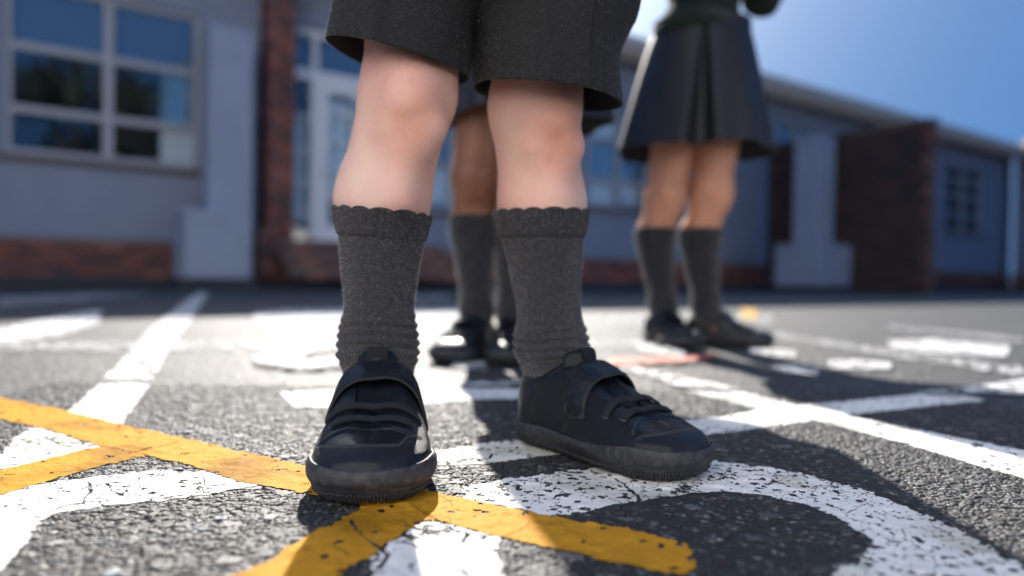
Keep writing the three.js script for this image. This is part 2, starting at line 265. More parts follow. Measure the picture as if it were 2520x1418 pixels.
M.yellow = new THREE.MeshPhysicalMaterial({ map: yellowMap, alphaMap: alphaTex(paintLeft.yellow), alphaTest: 0.5, bumpMap: paintBump, bumpScale: 0.0008, roughness: 0.75, specularIntensity: 0.15 });
// far markings: worn through in specks
const wornAlpha = tex(512, 512, (i, j) => { const f = fbm(i / 512 * 60, j / 512 * 60, 660, 60, 2); return f > 0.42 ? 1 : 0; }, false, 1.6), thinAlpha = tex(512, 512, (i, j) => { const f = fbm(i / 512 * 60, j / 512 * 60, 661, 60, 2); return f > 0.60 ? 1 : 0; }, false, 1.6);
M.whiteFar = new THREE.MeshPhysicalMaterial({ color: new THREE.Color().setRGB(0.66, 0.655, 0.64), alphaMap: wornAlpha, alphaTest: 0.5, roughness: 0.85, specularIntensity: 0.4 });
M.paleFar = new THREE.MeshPhysicalMaterial({ color: new THREE.Color().setRGB(0.66, 0.655, 0.64), alphaMap: thinAlpha, alphaTest: 0.5, roughness: 0.85, specularIntensity: 0.4 });
M.redFar = new THREE.MeshPhysicalMaterial({ color: new THREE.Color().setRGB(0.62, 0.17, 0.10), alphaMap: wornAlpha, alphaTest: 0.5, roughness: 0.7 });
M.yellowFar = new THREE.MeshPhysicalMaterial({ color: new THREE.Color().setRGB(0.70, 0.37, 0.03), alphaMap: wornAlpha, alphaTest: 0.5, roughness: 0.7 });

const STEP = 0.0015;
const MX0 = -1.6, MX1 = 1.6, MD1 = 2.4;
function patchGrid(height, keep, uvNear, R = [NX0, NX1, ND0, ND1], step = STEP) {
  const [NX0, NX1, ND0, ND1] = R, STEP = step, nx = Math.round((NX1 - NX0) / STEP), nd = Math.round((ND1 - ND0) / STEP), id = new Int32Array((nx + 1) * (nd + 1)).fill(-1), pos = [], uv = [], uv1 = [], idx = [], col = [];
  const vert = (i, j) => { const o = j * (nx + 1) + i; if (id[o] < 0) { const x = NX0 + i / nx * (NX1 - NX0), d = ND0 + j / nd * (ND1 - ND0); id[o] = pos.length / 3; pos.push(x, height(x, d, i, j, nx, nd), -d); if (uvNear) { uv.push(i / nx, j / nd); uv1.push(x, d); } else { uv.push(x / TILE, d / TILE); const k = 0.82 + 0.36 * fbm(x * 2.2, d * 2.2, 333, 0, 4); col.push(k, k, k); } } return id[o]; };
  for (let j = 0; j < nd; j++) for (let i = 0; i < nx; i++) if (!keep || keep(i / nx, j / nd, (i + 1) / nx, (j + 1) / nd)) { const a = vert(i, j), b = vert(i + 1, j), c = vert(i + 1, j + 1), e = vert(i, j + 1); idx.push(a, b, c, a, c, e); }
  const g = geom(pos, idx, uv, uvNear ? null : col); if (uvNear) g.setAttribute('uv1', new THREE.Float32BufferAttribute(uv1, 2)); g.computeVertexNormals(); return g;
}
{ // ground: fine relief near the camera, the same sheet on to the horizon
  const near = patchGrid((x, d, i, j, nx, nd) => (i === 0 || j === 0 || i === nx || j === nd ? 0 : groundH(x, d)));
  const middle = patchGrid((x, d, i, j, nx, nd) => (i === 0 || j === 0 || i === nx || j === nd ? 0 : groundH(x, d) * lerp(0.85, 0.3, (d - ND1) / (MD1 - ND1))), null, false, [MX0, MX1, ND1, MD1], 0.005);
  const parts = [near, middle], xs = [-150, -40, -12, -5, MX0, NX0, NX1, MX1, 5, 12, 40, 150], ds = [-80, -20, -6, -2, ND0, ND1, MD1, 3, 4, 6, 9, 14, 30, 90, 220];
  for (let a = 0; a < xs.length - 1; a++) for (let b = 0; b < ds.length - 1; b++) {
    if ((xs[a] === NX0 && ds[b] === ND0) || (ds[b] === ND1 && xs[a] >= MX0 && xs[a] < MX1)) continue;
    const n = 6, pos = [], uv = [], col = [], idx = [];
    for (let j = 0; j <= n; j++) for (let i = 0; i <= n; i++) { const x = lerp(xs[a], xs[a + 1], i / n), d = lerp(ds[b], ds[b + 1], j / n); pos.push(x, 0, -d); uv.push(x / TILE, d / TILE); const k = 0.82 + 0.36 * fbm(x * 2.2, d * 2.2, 333, 0, 4); col.push(k, k, k); }
    for (let j = 0; j < n; j++) for (let i = 0; i < n; i++) { const q = j * (n + 1) + i; idx.push(q, q + 1, q + n + 2, q, q + n + 2, q + n + 1); }
    const g = geom(pos, idx, uv, col); g.computeVertexNormals(); parts.push(g);
  }
  tag(add('asphalt_ground', mergeGeometries(parts), M.asphalt), 'worn grey asphalt of the school playground', null, null, 'structure');
}
const MARK_LABEL = {
  line: ['yellow_line', 'long yellow painted line running under the left shoe of the nearest child'], branch: ['yellow_line', 'short yellow painted branch joining the long yellow line at the left edge'],
  spur: ['yellow_line', 'short yellow painted spur leading from the left shoe towards the lower left'], stripe: ['white_line', 'wide straight white painted line running back to the building at left'],
  numeral: ['white_numeral', 'cracked white painted numeral stroke in the sunny lower left corner'], arc: ['white_numeral', 'pitted white painted arc curving under the right shoe to the lower right corner'],
  patch: ['white_numeral', 'cracked white painted tip between two yellow lines at the bottom edge'], bar: ['white_numeral', 'short white painted bar between the two shoes of the nearest child'],
  dash: ['white_numeral', 'white painted bar lying behind the left shoe of the nearest child'], edge: ['white_line', 'long white painted line slanting from behind the right shoe to the right edge'],
  cross: ['white_line', 'white painted line crossing the slanting white line right of the right shoe'],
};
const clipFar = (P) => { const out = []; for (let i = 0; i < P.length; i++) { const a = P[i], b = P[(i + 1) % P.length], ia = a[1] >= ND1, ib = b[1] >= ND1; if (ia) out.push(a); if (ia !== ib) { const t = (ND1 - a[1]) / (b[1] - a[1]); out.push([lerp(a[0], b[0], t), ND1]); } } return out; };
function flatMark(P, y = 0.004) {
  const Q = []; P.forEach((a, i) => { const b = P[(i + 1) % P.length], n = Math.max(1, Math.ceil(Math.hypot(b[0] - a[0], b[1] - a[1]) / 0.03)); for (let k = 0; k < n; k++) { const x = lerp(a[0], b[0], k / n), d = lerp(a[1], b[1], k / n); Q.push(new THREE.Vector2(x + 0.006 * (hash(i, k, 3) - 0.5), d + 0.006 * (hash(i, k, 4) - 0.5))); } });
  const g = new THREE.ShapeGeometry(new THREE.Shape(Q)); g.rotateX(-Math.PI / 2); g.translate(0, y, 0); return g;
}
marks.forEach((m, k) => {
  const y = m.c === 'yellow';
  const keep = (u0, v0, u1, v1) => { for (const u of [u0, (u0 + u1) / 2, u1]) for (const v of [v0, (v0 + v1) / 2, v1]) { const o = Math.min(AH - 1, Math.floor(v * AH)) * AW + Math.min(AW - 1, Math.floor(u * AW)); if (owner[o] === k + 1 && paintLeft[m.c][o]) return true; } return false; };
  const g = patchGrid((x, d) => { const b = tileAt(gBlur, x, d), h = tileAt(gH, x, d); return b + (h - b) * (y ? 0.40 : 0.55) - H0 + 0.0016 * (fbm(x * 7, d * 7, 300, 0, 2) - 0.5) + (y ? 0.00075 : 0.00045); }, keep, true);
  const [name, label] = MARK_LABEL[m.n], far = clipFar(m.P);
  const main = add(name, g, y ? M.yellow : M.white); tag(main, label, 'painted marking');
  if (far.length > 2) add('far_stretch', flatMark(far), y ? M.yellowFar : M.whiteFar, main);
});
const farMark = (name, P, m, label) => tag(add(name, flatMark(P), m), label, 'painted marking');
farMark('white_line', [[-1.6, 1.45], [-1.1, 1.504], [-.392, 1.64], [.3, 1.8], [.3, 1.62], [-.344, 1.44], [-.985, 1.347], [-1.6, 1.27]], M.paleFar, 'thin pale line crossing the wide white line behind the nearest child');
farMark('white_numeral', [[-1.006, 2.752], [-.993, 3.106], [-.238, 3.489], [-.126, 1.86], [-.465, 1.774], [-.616, 1.771]], M.whiteFar, 'large white painted block left of the far child with brown legs');
farMark('white_numeral', [[-1.338, 1.83], [-1.481, 2.235], [-1.663, 2.883], [-1.222, 2.098], [-1.07, 1.688], [-1.053, 1.44], [-1.5, 1.4]], M.whiteFar, 'blurred white painted shape at the left edge near the building shadow');
farMark('white_numeral', [[1.022, 1.922], [1.185, 1.988], [1.263, 1.8], [1.067, 1.526], [.938, 1.573], [.903, 1.694]], M.whiteFar, 'blurred white painted shape near the right edge behind the pale line');
farMark('white_numeral', [[.617, 1.387], [.683, 1.416], [.735, 1.369], [.676, 1.266], [.574, 1.265]], M.whiteFar, 'blurred white painted blob between the skirted child and the right edge');
farMark('white_numeral', [[.467, 1.276], [.525, 1.306], [.54, 1.24], [.502, 1.164], [.458, 1.189]], M.whiteFar, 'small blurred white blob between the shadows of the skirted child');
farMark('white_line', [[.794, 2.147], [.881, 1.634], [.964, 1.334], [1.3, .9], [1.2, .86], [.87, 1.204], [.804, 1.49], [.725, 1.961]], M.paleFar, 'pale line slanting away at right in front of the far white shape');
farMark('white_line', [[1.399, 2.632], [1.505, 2.085], [1.387, 1.922], [1.298, 2.443]], M.paleFar, 'faint pale line at the far right edge of the playground');
farMark('white_numeral', [[.283, 1.752], [.349, 1.785], [.374, 1.51], [.342, 1.414], [.279, 1.513]], M.whiteFar, 'white painted blob in front of the feet of the skirted child');
farMark('white_numeral', [[.557, 1.661], [.632, 1.58], [.579, 1.445], [.507, 1.512]], M.whiteFar, 'small white blob right of the feet of the skirted child');
farMark('white_numeral', [[-.106, 1.348], [-.054, 1.39], [-.042, 1.178], [-.1, 1.187]], M.whiteFar, 'white painted patch in front of the shoes of the child with brown legs');
farMark('white_line', [[-1.131, 5.5], [-.614, 6.729], [-.413, 4.829], [-.88, 4.284]], M.paleFar, 'pale marking in the building shadow left of the nearest child');
farMark('white_line', [[.414, 3.002], [1.237, 3.376], [.953, 2.599], [.322, 2.331]], M.paleFar, 'broad pale marking behind the skirted child');
farMark('white_line', [[-2.879, 3.999], [-3.171, 5.235], [-2.668, 5.306], [-2.287, 3.776], [-2.223, 3.088]], M.paleFar, 'pale marking in the building shadow at the left edge');
farMark('red_line', [[.188, 1.352], [.335, 1.385], [.431, 1.486], [.413, 1.409], [.334, 1.32], [.169, 1.218]].map(([x, d]) => [x, d]), M.redFar, 'faded red painted line behind the right shoe of the nearest child').position.y = 0.004;
farMark('yellow_spot', [[1.293, 4.019], [1.323, 3.828], [.965, 2.799], [.925, 2.842]], M.yellowFar, 'blurred yellow painted spot beside the far foot of the skirted child').position.y = 0.004;
{ // a painted ring numeral behind the left shoe
  const s = new THREE.Shape(), h = new THREE.Path(), N = 40, c = [-.34, 1.335];
  for (let i = 0; i < N; i++) { const a = i / N * 2 * Math.PI, k = 1 + 0.03 * (hash(i, 1, 7) - 0.5); (i ? s.lineTo : s.moveTo).call(s, c[0] + .125 * k * Math.cos(a), c[1] + .2 * k * Math.sin(a)); (i ? h.lineTo : h.moveTo).call(h, c[0] + .045 * Math.cos(a), c[1] + .085 * Math.sin(a)); }
  s.holes.push(h); const g = new THREE.ShapeGeometry(s); g.rotateX(-Math.PI / 2); g.translate(0, 0.008, 0);
  tag(add('white_numeral', g, M.whiteFar), 'white painted ring shaped numeral behind the left shoe', 'painted marking');
}

// ---------------------------------------------------------------- school building: one straight wing behind the playground
const TH = 55.6 * Math.PI / 180, UX = [Math.sin(TH), Math.cos(TH)], NX = [Math.cos(TH), -Math.sin(TH)], O0 = [-4.85, 8.4];
// a frame whose +x runs along the wall (away to the right), +y up, +z out of the wall towards the playground
const wallFrame = new THREE.Matrix4().makeBasis(new THREE.Vector3(UX[0], 0, -UX[1]), new THREE.Vector3(0, 1, 0), new THREE.Vector3(NX[0], 0, -NX[1])).setPosition(O0[0], 0, -O0[1]);
const onFrame = (o) => { o.applyMatrix4(wallFrame); return o; };
const boxAt = (u0, u1, y0, y1, n0, n1, b = 0.008) => { const g = bevelBox(u1 - u0, y1 - y0, n1 - n0, Math.min(b, (u1 - u0) / 4, (y1 - y0) / 4, (n1 - n0) / 4)); g.translate((u0 + u1) / 2, (y0 + y1) / 2, (n0 + n1) / 2); return g; };
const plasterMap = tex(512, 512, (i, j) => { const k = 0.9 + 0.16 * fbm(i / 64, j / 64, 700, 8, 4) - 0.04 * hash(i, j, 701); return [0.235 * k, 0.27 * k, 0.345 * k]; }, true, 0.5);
const plasterBump = tex(256, 256, (i, j) => fbm(i / 6, j / 6, 702, 42, 3), false, 1.5);
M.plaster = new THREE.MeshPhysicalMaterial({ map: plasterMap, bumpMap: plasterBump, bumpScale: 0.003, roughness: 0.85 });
M.column = new THREE.MeshPhysicalMaterial({ color: new THREE.Color().setRGB(1.3, 1.28, 1.25), map: plasterMap, bumpMap: plasterBump, bumpScale: 0.002, roughness: 0.75 });
M.frame = mat([0.34, 0.35, 0.38], 0.5); M.doorFrame = mat([0.80, 0.81, 0.83], 0.45);
M.sill = mat([0.115, 0.095, 0.10], 0.7);
M.kerb = mat([0.035, 0.037, 0.042], 0.8);
M.tile = new THREE.MeshPhysicalMaterial({ color: new THREE.Color().setRGB(0.36, 0.27, 0.21), roughness: 0.8 });
M.fascia = mat([0.50, 0.43, 0.37], 0.6);
M.mortar = mat([0.17, 0.15, 0.14], 0.95);
M.dark = mat([0.02, 0.022, 0.026], 0.9);
M.panel = mat([0.82, 0.82, 0.78], 0.8);
M.bluePanel = mat([0.10, 0.16, 0.26], 0.85);  // blue backing that gives the upper panes their blue tone
M.glass = new THREE.MeshPhysicalMaterial({ color: new THREE.Color().setRGB(0.78, 0.86, 0.92), roughness: 0.02, transmission: 1, thickness: 0, ior: 2.1, specularIntensity: 1 });
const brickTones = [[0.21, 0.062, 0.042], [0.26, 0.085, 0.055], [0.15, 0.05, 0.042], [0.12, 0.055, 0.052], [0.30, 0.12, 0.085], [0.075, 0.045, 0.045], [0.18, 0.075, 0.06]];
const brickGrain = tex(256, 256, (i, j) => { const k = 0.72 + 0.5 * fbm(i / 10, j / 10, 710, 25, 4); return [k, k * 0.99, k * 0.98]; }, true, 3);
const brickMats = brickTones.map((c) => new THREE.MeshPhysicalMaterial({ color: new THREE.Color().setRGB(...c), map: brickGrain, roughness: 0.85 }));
const shadedDarkBricks = [[0.040, 0.020, 0.018], [0.055, 0.024, 0.020], [0.028, 0.019, 0.019], [0.070, 0.028, 0.022]].map((c) => new THREE.MeshPhysicalMaterial({ color: new THREE.Color().setRGB(...c), map: brickGrain, roughness: 0.85 }));  // dark brown brick, tones lowered further for the shade on the wall face
const BL = 0.222, BH = 0.073, BD = 0.106, JT = 0.011;
const brickGeo = [bevelBox(BL, BH, BD, 0.004), bevelBox(BD, BH, BD, 0.004)];
function uvXY(g, s = 1) { const p = g.attributes.position, n = g.attributes.normal, uv = new Float32Array(p.count * 2); for (let i = 0; i < p.count; i++) { const x = Math.abs(n.getX(i)), y = Math.abs(n.getY(i)), z = Math.abs(n.getZ(i)); uv[i * 2] = (x > z && x > y ? p.getZ(i) : p.getX(i)) * s; uv[i * 2 + 1] = (y > x && y > z ? p.getZ(i) : p.getY(i)) * s; } g.setAttribute('uv', new THREE.BufferAttribute(uv, 2)); return g; }
brickGeo.forEach((g) => uvXY(g, 2));
// a face of running-bond brickwork u0..u1, y0..y1 in a local frame m (x along, y up, z out), either as single bricks or joined
function brickFace(parent, m, u0, u1, y0, y1, single, mats = brickMats) {
  const bins = mats.map(() => []), q = new THREE.Matrix4(), courses = Math.floor((y1 - y0) / (BH + JT));
  for (let r = 0; r < courses; r++) {
    const y = y0 + r * (BH + JT) + BH / 2 + JT / 2;
    for (let u = u0 - (r % 2 ? (BL + JT) / 2 : 0), k = 0; u < u1 - 0.02; u += BL + JT, k++) {
      const a = Math.max(u, u0), b = Math.min(u + BL, u1); if (b - a < 0.03) continue;
      const t = Math.floor(hash(r, k, 720 + Math.round(u0 * 10)) * mats.length), out = 0.004 * (hash(r, k, 721) - 0.5);
      q.makeTranslation((a + b) / 2, y, -BD / 2 + out).premultiply(m); const sc = new THREE.Matrix4().makeScale((b - a) / BL, 1, 1); q.multiply(sc);
      if (single) { const o = add('brick', brickGeo[0], mats[t], parent); o.applyMatrix4(q); } else bins[t].push(brickGeo[0].clone().applyMatrix4(q));
    }
  }
  if (!single) bins.forEach((b, t) => { if (b.length) { const o = add('brickwork', mergeGeometries(b), mats[t], parent); o.userData.kind = 'stuff'; } });
  const back = new THREE.BoxGeometry(u1 - u0 - 0.004, y1 - y0 - 0.004, BD - 0.02); back.translate((u0 + u1) / 2, (y0 + y1) / 2, -BD / 2 - 0.006); add('mortar', back.applyMatrix4(m), M.mortar, parent);
}
const at = (u, y, n) => wallFrame.clone().multiply(new THREE.Matrix4().makeTranslation(u, y, n));
const school = group('school_building');
tag(school, 'long single storey school building with pale walls, brick base and tiled roof behind the playground', 'building');
const FLOOR = 0.11, BASE = 0.56, EAVE = 4.3, WALLT = 0.26;
const openings = [ // u0, u1, y0, y1 : window openings
  [-0.95, 1.07, 1.47, 3.42], [4.15, 6.0, 1.17, 3.3], [6.75, 9.75, 1.47, 3.42], [12.9, 14.4, 2.5, 3.75], [17.3, 18.6, 1.66, 3.6], [20.6, 23.0, 1.66, 3.6],
];
const DOOR = [2.13, 3.75, 0.62, 3.55];
{ // walls, cut round the openings
  const U0 = -7, U1 = 25, holes = [...openings, DOOR].sort((a, b) => a[0] - b[0]), walls = [];
  let u = U0;
  for (const [a, b, c, d] of holes) { walls.push(boxAt(u, a, BASE, EAVE, -WALLT, 0)); walls.push(boxAt(a, b, d, EAVE, -WALLT, 0)); if (c > BASE + 0.1) walls.push(boxAt(a, b, BASE, c, -WALLT, 0)); u = b; }
  walls.push(boxAt(u, U1, BASE, EAVE, -WALLT, 0));
  add('wall', uvXY(mergeGeometries(walls), 1).applyMatrix4(wallFrame), M.plaster, school);
  for (const [a, b] of [[-7, 1.75], [3.9, 25]]) brickFace(school, at(0, 0, 0.03), a, b, FLOOR - 0.02, BASE, false);
  add('walkway_kerb', onFrame(mergeGeometries([boxAt(-7, 25.2, 0.001, FLOOR, -0.2, 0.55, 0.02)])), M.kerb, school);
  add('rear_wall', onFrame(mergeGeometries([boxAt(-7, 25, 0.001, EAVE, -5.6, -5.4), boxAt(-7.2, -7, 0.001, EAVE, -5.4, 0), boxAt(24.9, 25.1, 0.001, EAVE, -5.4, -0.27)])), M.plaster, school);
  add('room_floor', onFrame(boxAt(-7, 25, 0.5, 0.54, -5.39, -WALLT - 0.01)), mat([0.24, 0.17, 0.11], 0.6), school);
  add('ceiling', onFrame(boxAt(-7, 25, EAVE - 0.3, EAVE - 0.25, -5.39, -WALLT - 0.01)), M.panel, school);
}
function windowUnit(u0, u1, y0, y1, bays, rails, extra = {}) { // rails: heights of the transoms
  const fw = 0.07, n0 = -0.13, n1 = -0.06, bars = [boxAt(u0, u1, y1 - fw, y1, n0, n1), boxAt(u0, u1, y0, y0 + fw, n0, n1), boxAt(u0, u0 + fw, y0 + fw, y1 - fw, n0, n1), boxAt(u1 - fw, u1, y0 + fw, y1 - fw, n0, n1)];
  for (let k = 1; k < bays; k++) { const u = lerp(u0, u1, k / bays); bars.push(boxAt(u - 0.055, u + 0.055, y0 + fw, y1 - fw, n0 - 0.004, n1 + 0.012)); }
  for (const r of rails) for (let k = 0; k < bays; k++) bars.push(boxAt(lerp(u0, u1, k / bays) + 0.05, lerp(u0, u1, (k + 1) / bays) - 0.05, r - 0.045, r + 0.045, n0 + 0.003, n1 + 0.006));
  const f = add('window', onFrame(mergeGeometries(bars)), M.frame, school);
  const ys = [y0 + fw, ...rails, y1 - fw];
  for (let k = 0; k < bays; k++) for (let r = 0; r < ys.length - 1; r++) {
    const a = lerp(u0, u1, k / bays) + 0.04, b = lerp(u0, u1, (k + 1) / bays) - 0.04, p = new THREE.PlaneGeometry(b - a, ys[r + 1] - ys[r]); p.rotateY(0.012 * (hash(k, r, 740 + Math.round(u0)) - 0.5)); p.rotateX(0.012 * (hash(k, r, 741) - 0.5));
    p.translate((a + b) / 2, (ys[r] + ys[r + 1]) / 2, -0.095); add('pane', onFrame(p), M.glass, f);
  }
  for (const [a, b, c, d, m] of extra.panels ?? []) add('panel', onFrame(boxAt(a, b, c, d, -0.17, -0.155, 0.003)), m, f);
  add('sill', onFrame(boxAt(u0 - 0.08, u1 + 0.08, y0 - 0.085, y0 - 0.002, -0.1, 0.07, 0.012)), M.sill, school);
}
windowUnit(...openings[0], 2, [2.69, 1.985], { panels: [[-0.9, 0.02, 2.72, 3.4, M.bluePanel], [0.1, 1.02, 2.72, 3.4, M.bluePanel], [0.64, 1.01, 1.5, 2.66, M.panel]] });
windowUnit(...openings[1], 3, [2.6, 1.9], { panels: [[4.25, 4.75, 1.3, 3.1, M.panel], [4.85, 5.35, 1.25, 2.3, M.panel], [5.45, 5.93, 1.9, 3.2, M.panel]] });
windowUnit(...openings[2], 4, [2.69, 1.985], { panels: [[6.85, 7.45, 1.6, 2.6, M.panel], [7.55, 8.2, 1.55, 3.2, M.panel], [8.3, 8.9, 1.6, 2.3, M.panel], [9.05, 9.65, 1.55, 3.3, M.panel]] });  // pale panels standing in for reflections in these panes
windowUnit(...openings[3], 2, [3.1], { panels: [[13.0, 13.5, 2.5, 3.6, M.bluePanel]] });
windowUnit(...openings[4], 1, [2.3, 2.95]);
windowUnit(...openings[5], 2, [2.2, 2.75, 3.2]);
{ // entrance: glazed double door with side lights and transom, brick pier, steps
  const [u0, u1, y0, y1] = DOOR, n0 = -0.14, n1 = -0.05;
  const fr = add('door_frame', onFrame(mergeGeometries([boxAt(u0, u1, y1 - 0.08, y1, n0, n1), boxAt(u0, u1, 2.86, 3.0, n0, n1), boxAt(u0, u0 + 0.05, y0, y1 - 0.08, n0, n1), boxAt(u1 - 0.07, u1, y0, y1 - 0.08, n0, n1), boxAt(2.5, 2.62, y0, 2.86, n0 - 0.003, n1 + 0.02), boxAt(2.52, 2.6, 3.0, y1 - 0.08, n0, n1)])), M.doorFrame, school);
  for (const [a, b, c, d] of [[u0 + 0.04, 2.53, 3.0, y1 - 0.08], [2.59, u1 - 0.06, 3.0, y1 - 0.08], [u0 + 0.04, 2.51, y0, 2.87]]) { const p = new THREE.PlaneGeometry(b - a, d - c); p.translate((a + b) / 2, (c + d) / 2, -0.1); add('pane', onFrame(p), M.glass, fr); }
  add('panel', onFrame(boxAt(u0 + 0.03, u1 - 0.03, 3.02, y1 - 0.06, -0.24, -0.225, 0.003)), M.bluePanel, fr);
  const bars = []; for (const y of [1.0, 1.45, 1.9, 2.35]) bars.push(boxAt(u0 + 0.05, 2.5, y - 0.02, y + 0.02, n0 + 0.01, n1 - 0.01, 0.004)); for (const b of bars) add('glazing_bar', onFrame(b), M.doorFrame, fr);
  const dr = add('door', onFrame(mergeGeometries([boxAt(2.63, 2.76, y0, 2.855, n0, n1), boxAt(3.55, 3.68, y0, 2.855, n0, n1), boxAt(2.76, 3.55, 2.72, 2.855, n0, n1), boxAt(2.76, 3.55, y0, 0.86, n0, n1), ...[1.25, 1.65, 2.05, 2.45].map((y) => boxAt(2.76, 3.55, y - 0.02, y + 0.02, n0 + 0.01, n1 - 0.01, 0.004)), boxAt(3.13, 3.17, 0.86, 2.72, n0 + 0.012, n1 - 0.012, 0.004)])), M.doorFrame, school);
  const p = new THREE.PlaneGeometry(0.8, 1.88); p.translate(3.155, 1.79, -0.1); add('pane', onFrame(p), M.glass, dr);
  const hd = new THREE.CapsuleGeometry(0.014, 0.18, 4, 10); hd.translate(2.70, 1.62, 0.0); add('handle', onFrame(hd), mat([0.5, 0.5, 0.5], 0.3, { metalness: 1 }), dr);
  add('pale_panel', onFrame(mergeGeometries([boxAt(2.18, 2.46, 0.9, 2.3, -0.2, -0.19, 0.004), boxAt(2.80, 3.12, 1.3, 2.66, -0.2, -0.19, 0.004), boxAt(3.2, 3.5, 0.9, 1.8, -0.2, -0.19, 0.004)])), M.panel, school);  // pale sheets standing in for reflections in the door glass
  for (let k = 0; k < 3; k++) { const t = group('entrance_step', school); const top = FLOOR + 0.17 * (3 - k), out = 0.5 + 0.32 * k; brickFace(t, at(0, 0, out), 1.86, 4.3, top - 0.17, top - 0.004, false); add('step_slab', onFrame(boxAt(1.84, 4.32, top - 0.03, top, 0.03, out + 0.02, 0.006)), mat([0.20, 0.09, 0.07], 0.9), t); }
  const pier = group('brick_pier', school);
  brickFace(pier, at(0, 0, 0.46), 1.79, 2.12, FLOOR, 4.15, true);
  const side = wallFrame.clone().multiply(new THREE.Matrix4().makeBasis(new THREE.Vector3(0, 0, 1), new THREE.Vector3(0, 1, 0), new THREE.Vector3(-1, 0, 0)).setPosition(1.79, 0, 0));
  brickFace(pier, side, 0.0, 0.46, FLOOR, 4.15, false);
  const low = group('low_brick_pier', school); brickFace(low, at(0, 0, 0.62), 1.6, 1.84, FLOOR, 0.72, true);
}
{ // tiled roof with gutter board; an unseen higher wall, placed to cast the shadow at left
  const rows = 9, tiles = [], run = 3.3, pitch = Math.atan(1.3 / 3.3), tw = 0.3, tg = new THREE.CylinderGeometry(0.16, 0.16, 0.42, 6, 1, true, -1.0, 2.0); tg.rotateX(Math.PI / 2); tg.translate(0, -0.10, 0);
  for (let u = -7.2; u < 25.4; u += tw) for (let r = 0; r < rows; r++) { const g = tg.clone(); g.rotateX(pitch + 0.03); g.translate(u, EAVE + 0.06 + (r + 0.5) * run / rows * Math.tan(pitch), 0.4 - (r + 0.5) * run / rows); tiles.push(g); }
  const roof = add('roof', onFrame(mergeGeometries(tiles)), M.tile, school); roof.userData.kind = 'stuff';
  const slab = new THREE.BoxGeometry(32.6, 0.08, run / Math.cos(pitch) + 0.3); slab.rotateX(pitch); slab.translate(9, EAVE + run / 2 * Math.tan(pitch) - 0.06, 0.4 - run / 2); add('roof_deck', onFrame(slab), M.fascia, school);
  const slab2 = new THREE.BoxGeometry(32.6, 0.08, 3.6); slab2.rotateX(-pitch); slab2.translate(9, EAVE + run / 2 * Math.tan(pitch) - 0.1, 0.4 - run - 1.6); add('rear_roof', onFrame(slab2), M.tile, school);
  add('fascia', onFrame(boxAt(-7.2, 25.4, EAVE - 0.24, EAVE + 0.20, 0.32, 0.42, 0.02)), M.fascia, school);
  add('soffit', onFrame(boxAt(-7.2, 25.4, EAVE - 0.06, EAVE - 0.02, 0.002, 0.318, 0.004)), M.fascia, school);
  add('unseen_parapet', uvXY(boxAt(-7, 1.5, EAVE + 0.2, 6.3, -2.4, -2.0), 1).applyMatrix4(wallFrame), M.plaster, school);
}
{ // brick screen wall standing out from the building at right
  const w = group('brick_screen_wall'); tag(w, 'dark brick screen wall standing out from the pale building at right', 'wall');
  const L = 3.25, f = new THREE.Matrix4().makeBasis(new THREE.Vector3(NX[0], 0, -NX[1]), new THREE.Vector3(0, 1, 0), new THREE.Vector3(-UX[0], 0, UX[1])).setPosition(5.35, 0, -15.0);
  brickFace(w, f, 0, L, 0.02, 3.0, false, shadedDarkBricks);
  const e = new THREE.Matrix4().makeBasis(new THREE.Vector3(UX[0], 0, -UX[1]), new THREE.Vector3(0, 1, 0), new THREE.Vector3(NX[0], 0, -NX[1])).setPosition(5.35 + NX[0] * L, 0, -(15.0 + NX[1] * L));
  brickFace(w, e, 0, 0.24, 0.02, 3.0, true);
  const core = new THREE.BoxGeometry(L - 0.01, 2.98, 0.13); core.translate(L / 2, 1.49, -0.185); add('core', core.applyMatrix4(f), M.mortar, w);
  const cop = bevelBox(L + 0.06, 0.05, 0.32, 0.008); cop.translate(L / 2, 3.025, -0.13); add('coping', cop.applyMatrix4(f), mat([0.075, 0.045, 0.045], 0.9), w);
}
function column(x, d, w, h, pw, ph, label) { // square plastered column on a wider plinth
  const c = group('porch_column'); c.position.set(x, 0, -d); c.rotation.y = Math.atan2(NX[0], -NX[1]); tag(c, label, 'column', 'plastered porch columns on plinths');
  const a = bevelBox(w, h - ph, w, 0.012); a.translate(0, ph + (h - ph) / 2, 0); add('shaft', uvXY(a, 1), M.column, c);
  const b = bevelBox(pw, ph - FLOOR, pw, 0.015); b.translate(0, FLOOR + (ph - FLOOR) / 2, 0); add('plinth', uvXY(b, 1), M.column, c);
  const s = bevelBox(pw + 0.1, FLOOR, pw + 0.1, 0.01); s.translate(0, FLOOR / 2 + 0.001, 0); add('footing', s, M.kerb, c); return c;
}
column(5.72, 13.55, 0.52, 2.92, 0.98, 0.88, 'pale square column on a plinth before the dark brick wall at right');
{ const c = column(-3.53, 8.35, 0.50, 3.1, 0.72, 0.88, 'pale square column on a plinth beside the left window and brick pier');
  c.children[0].position.set(0.22, 0, -0.30); c.children[1].position.set(0, 0, 0.03); }
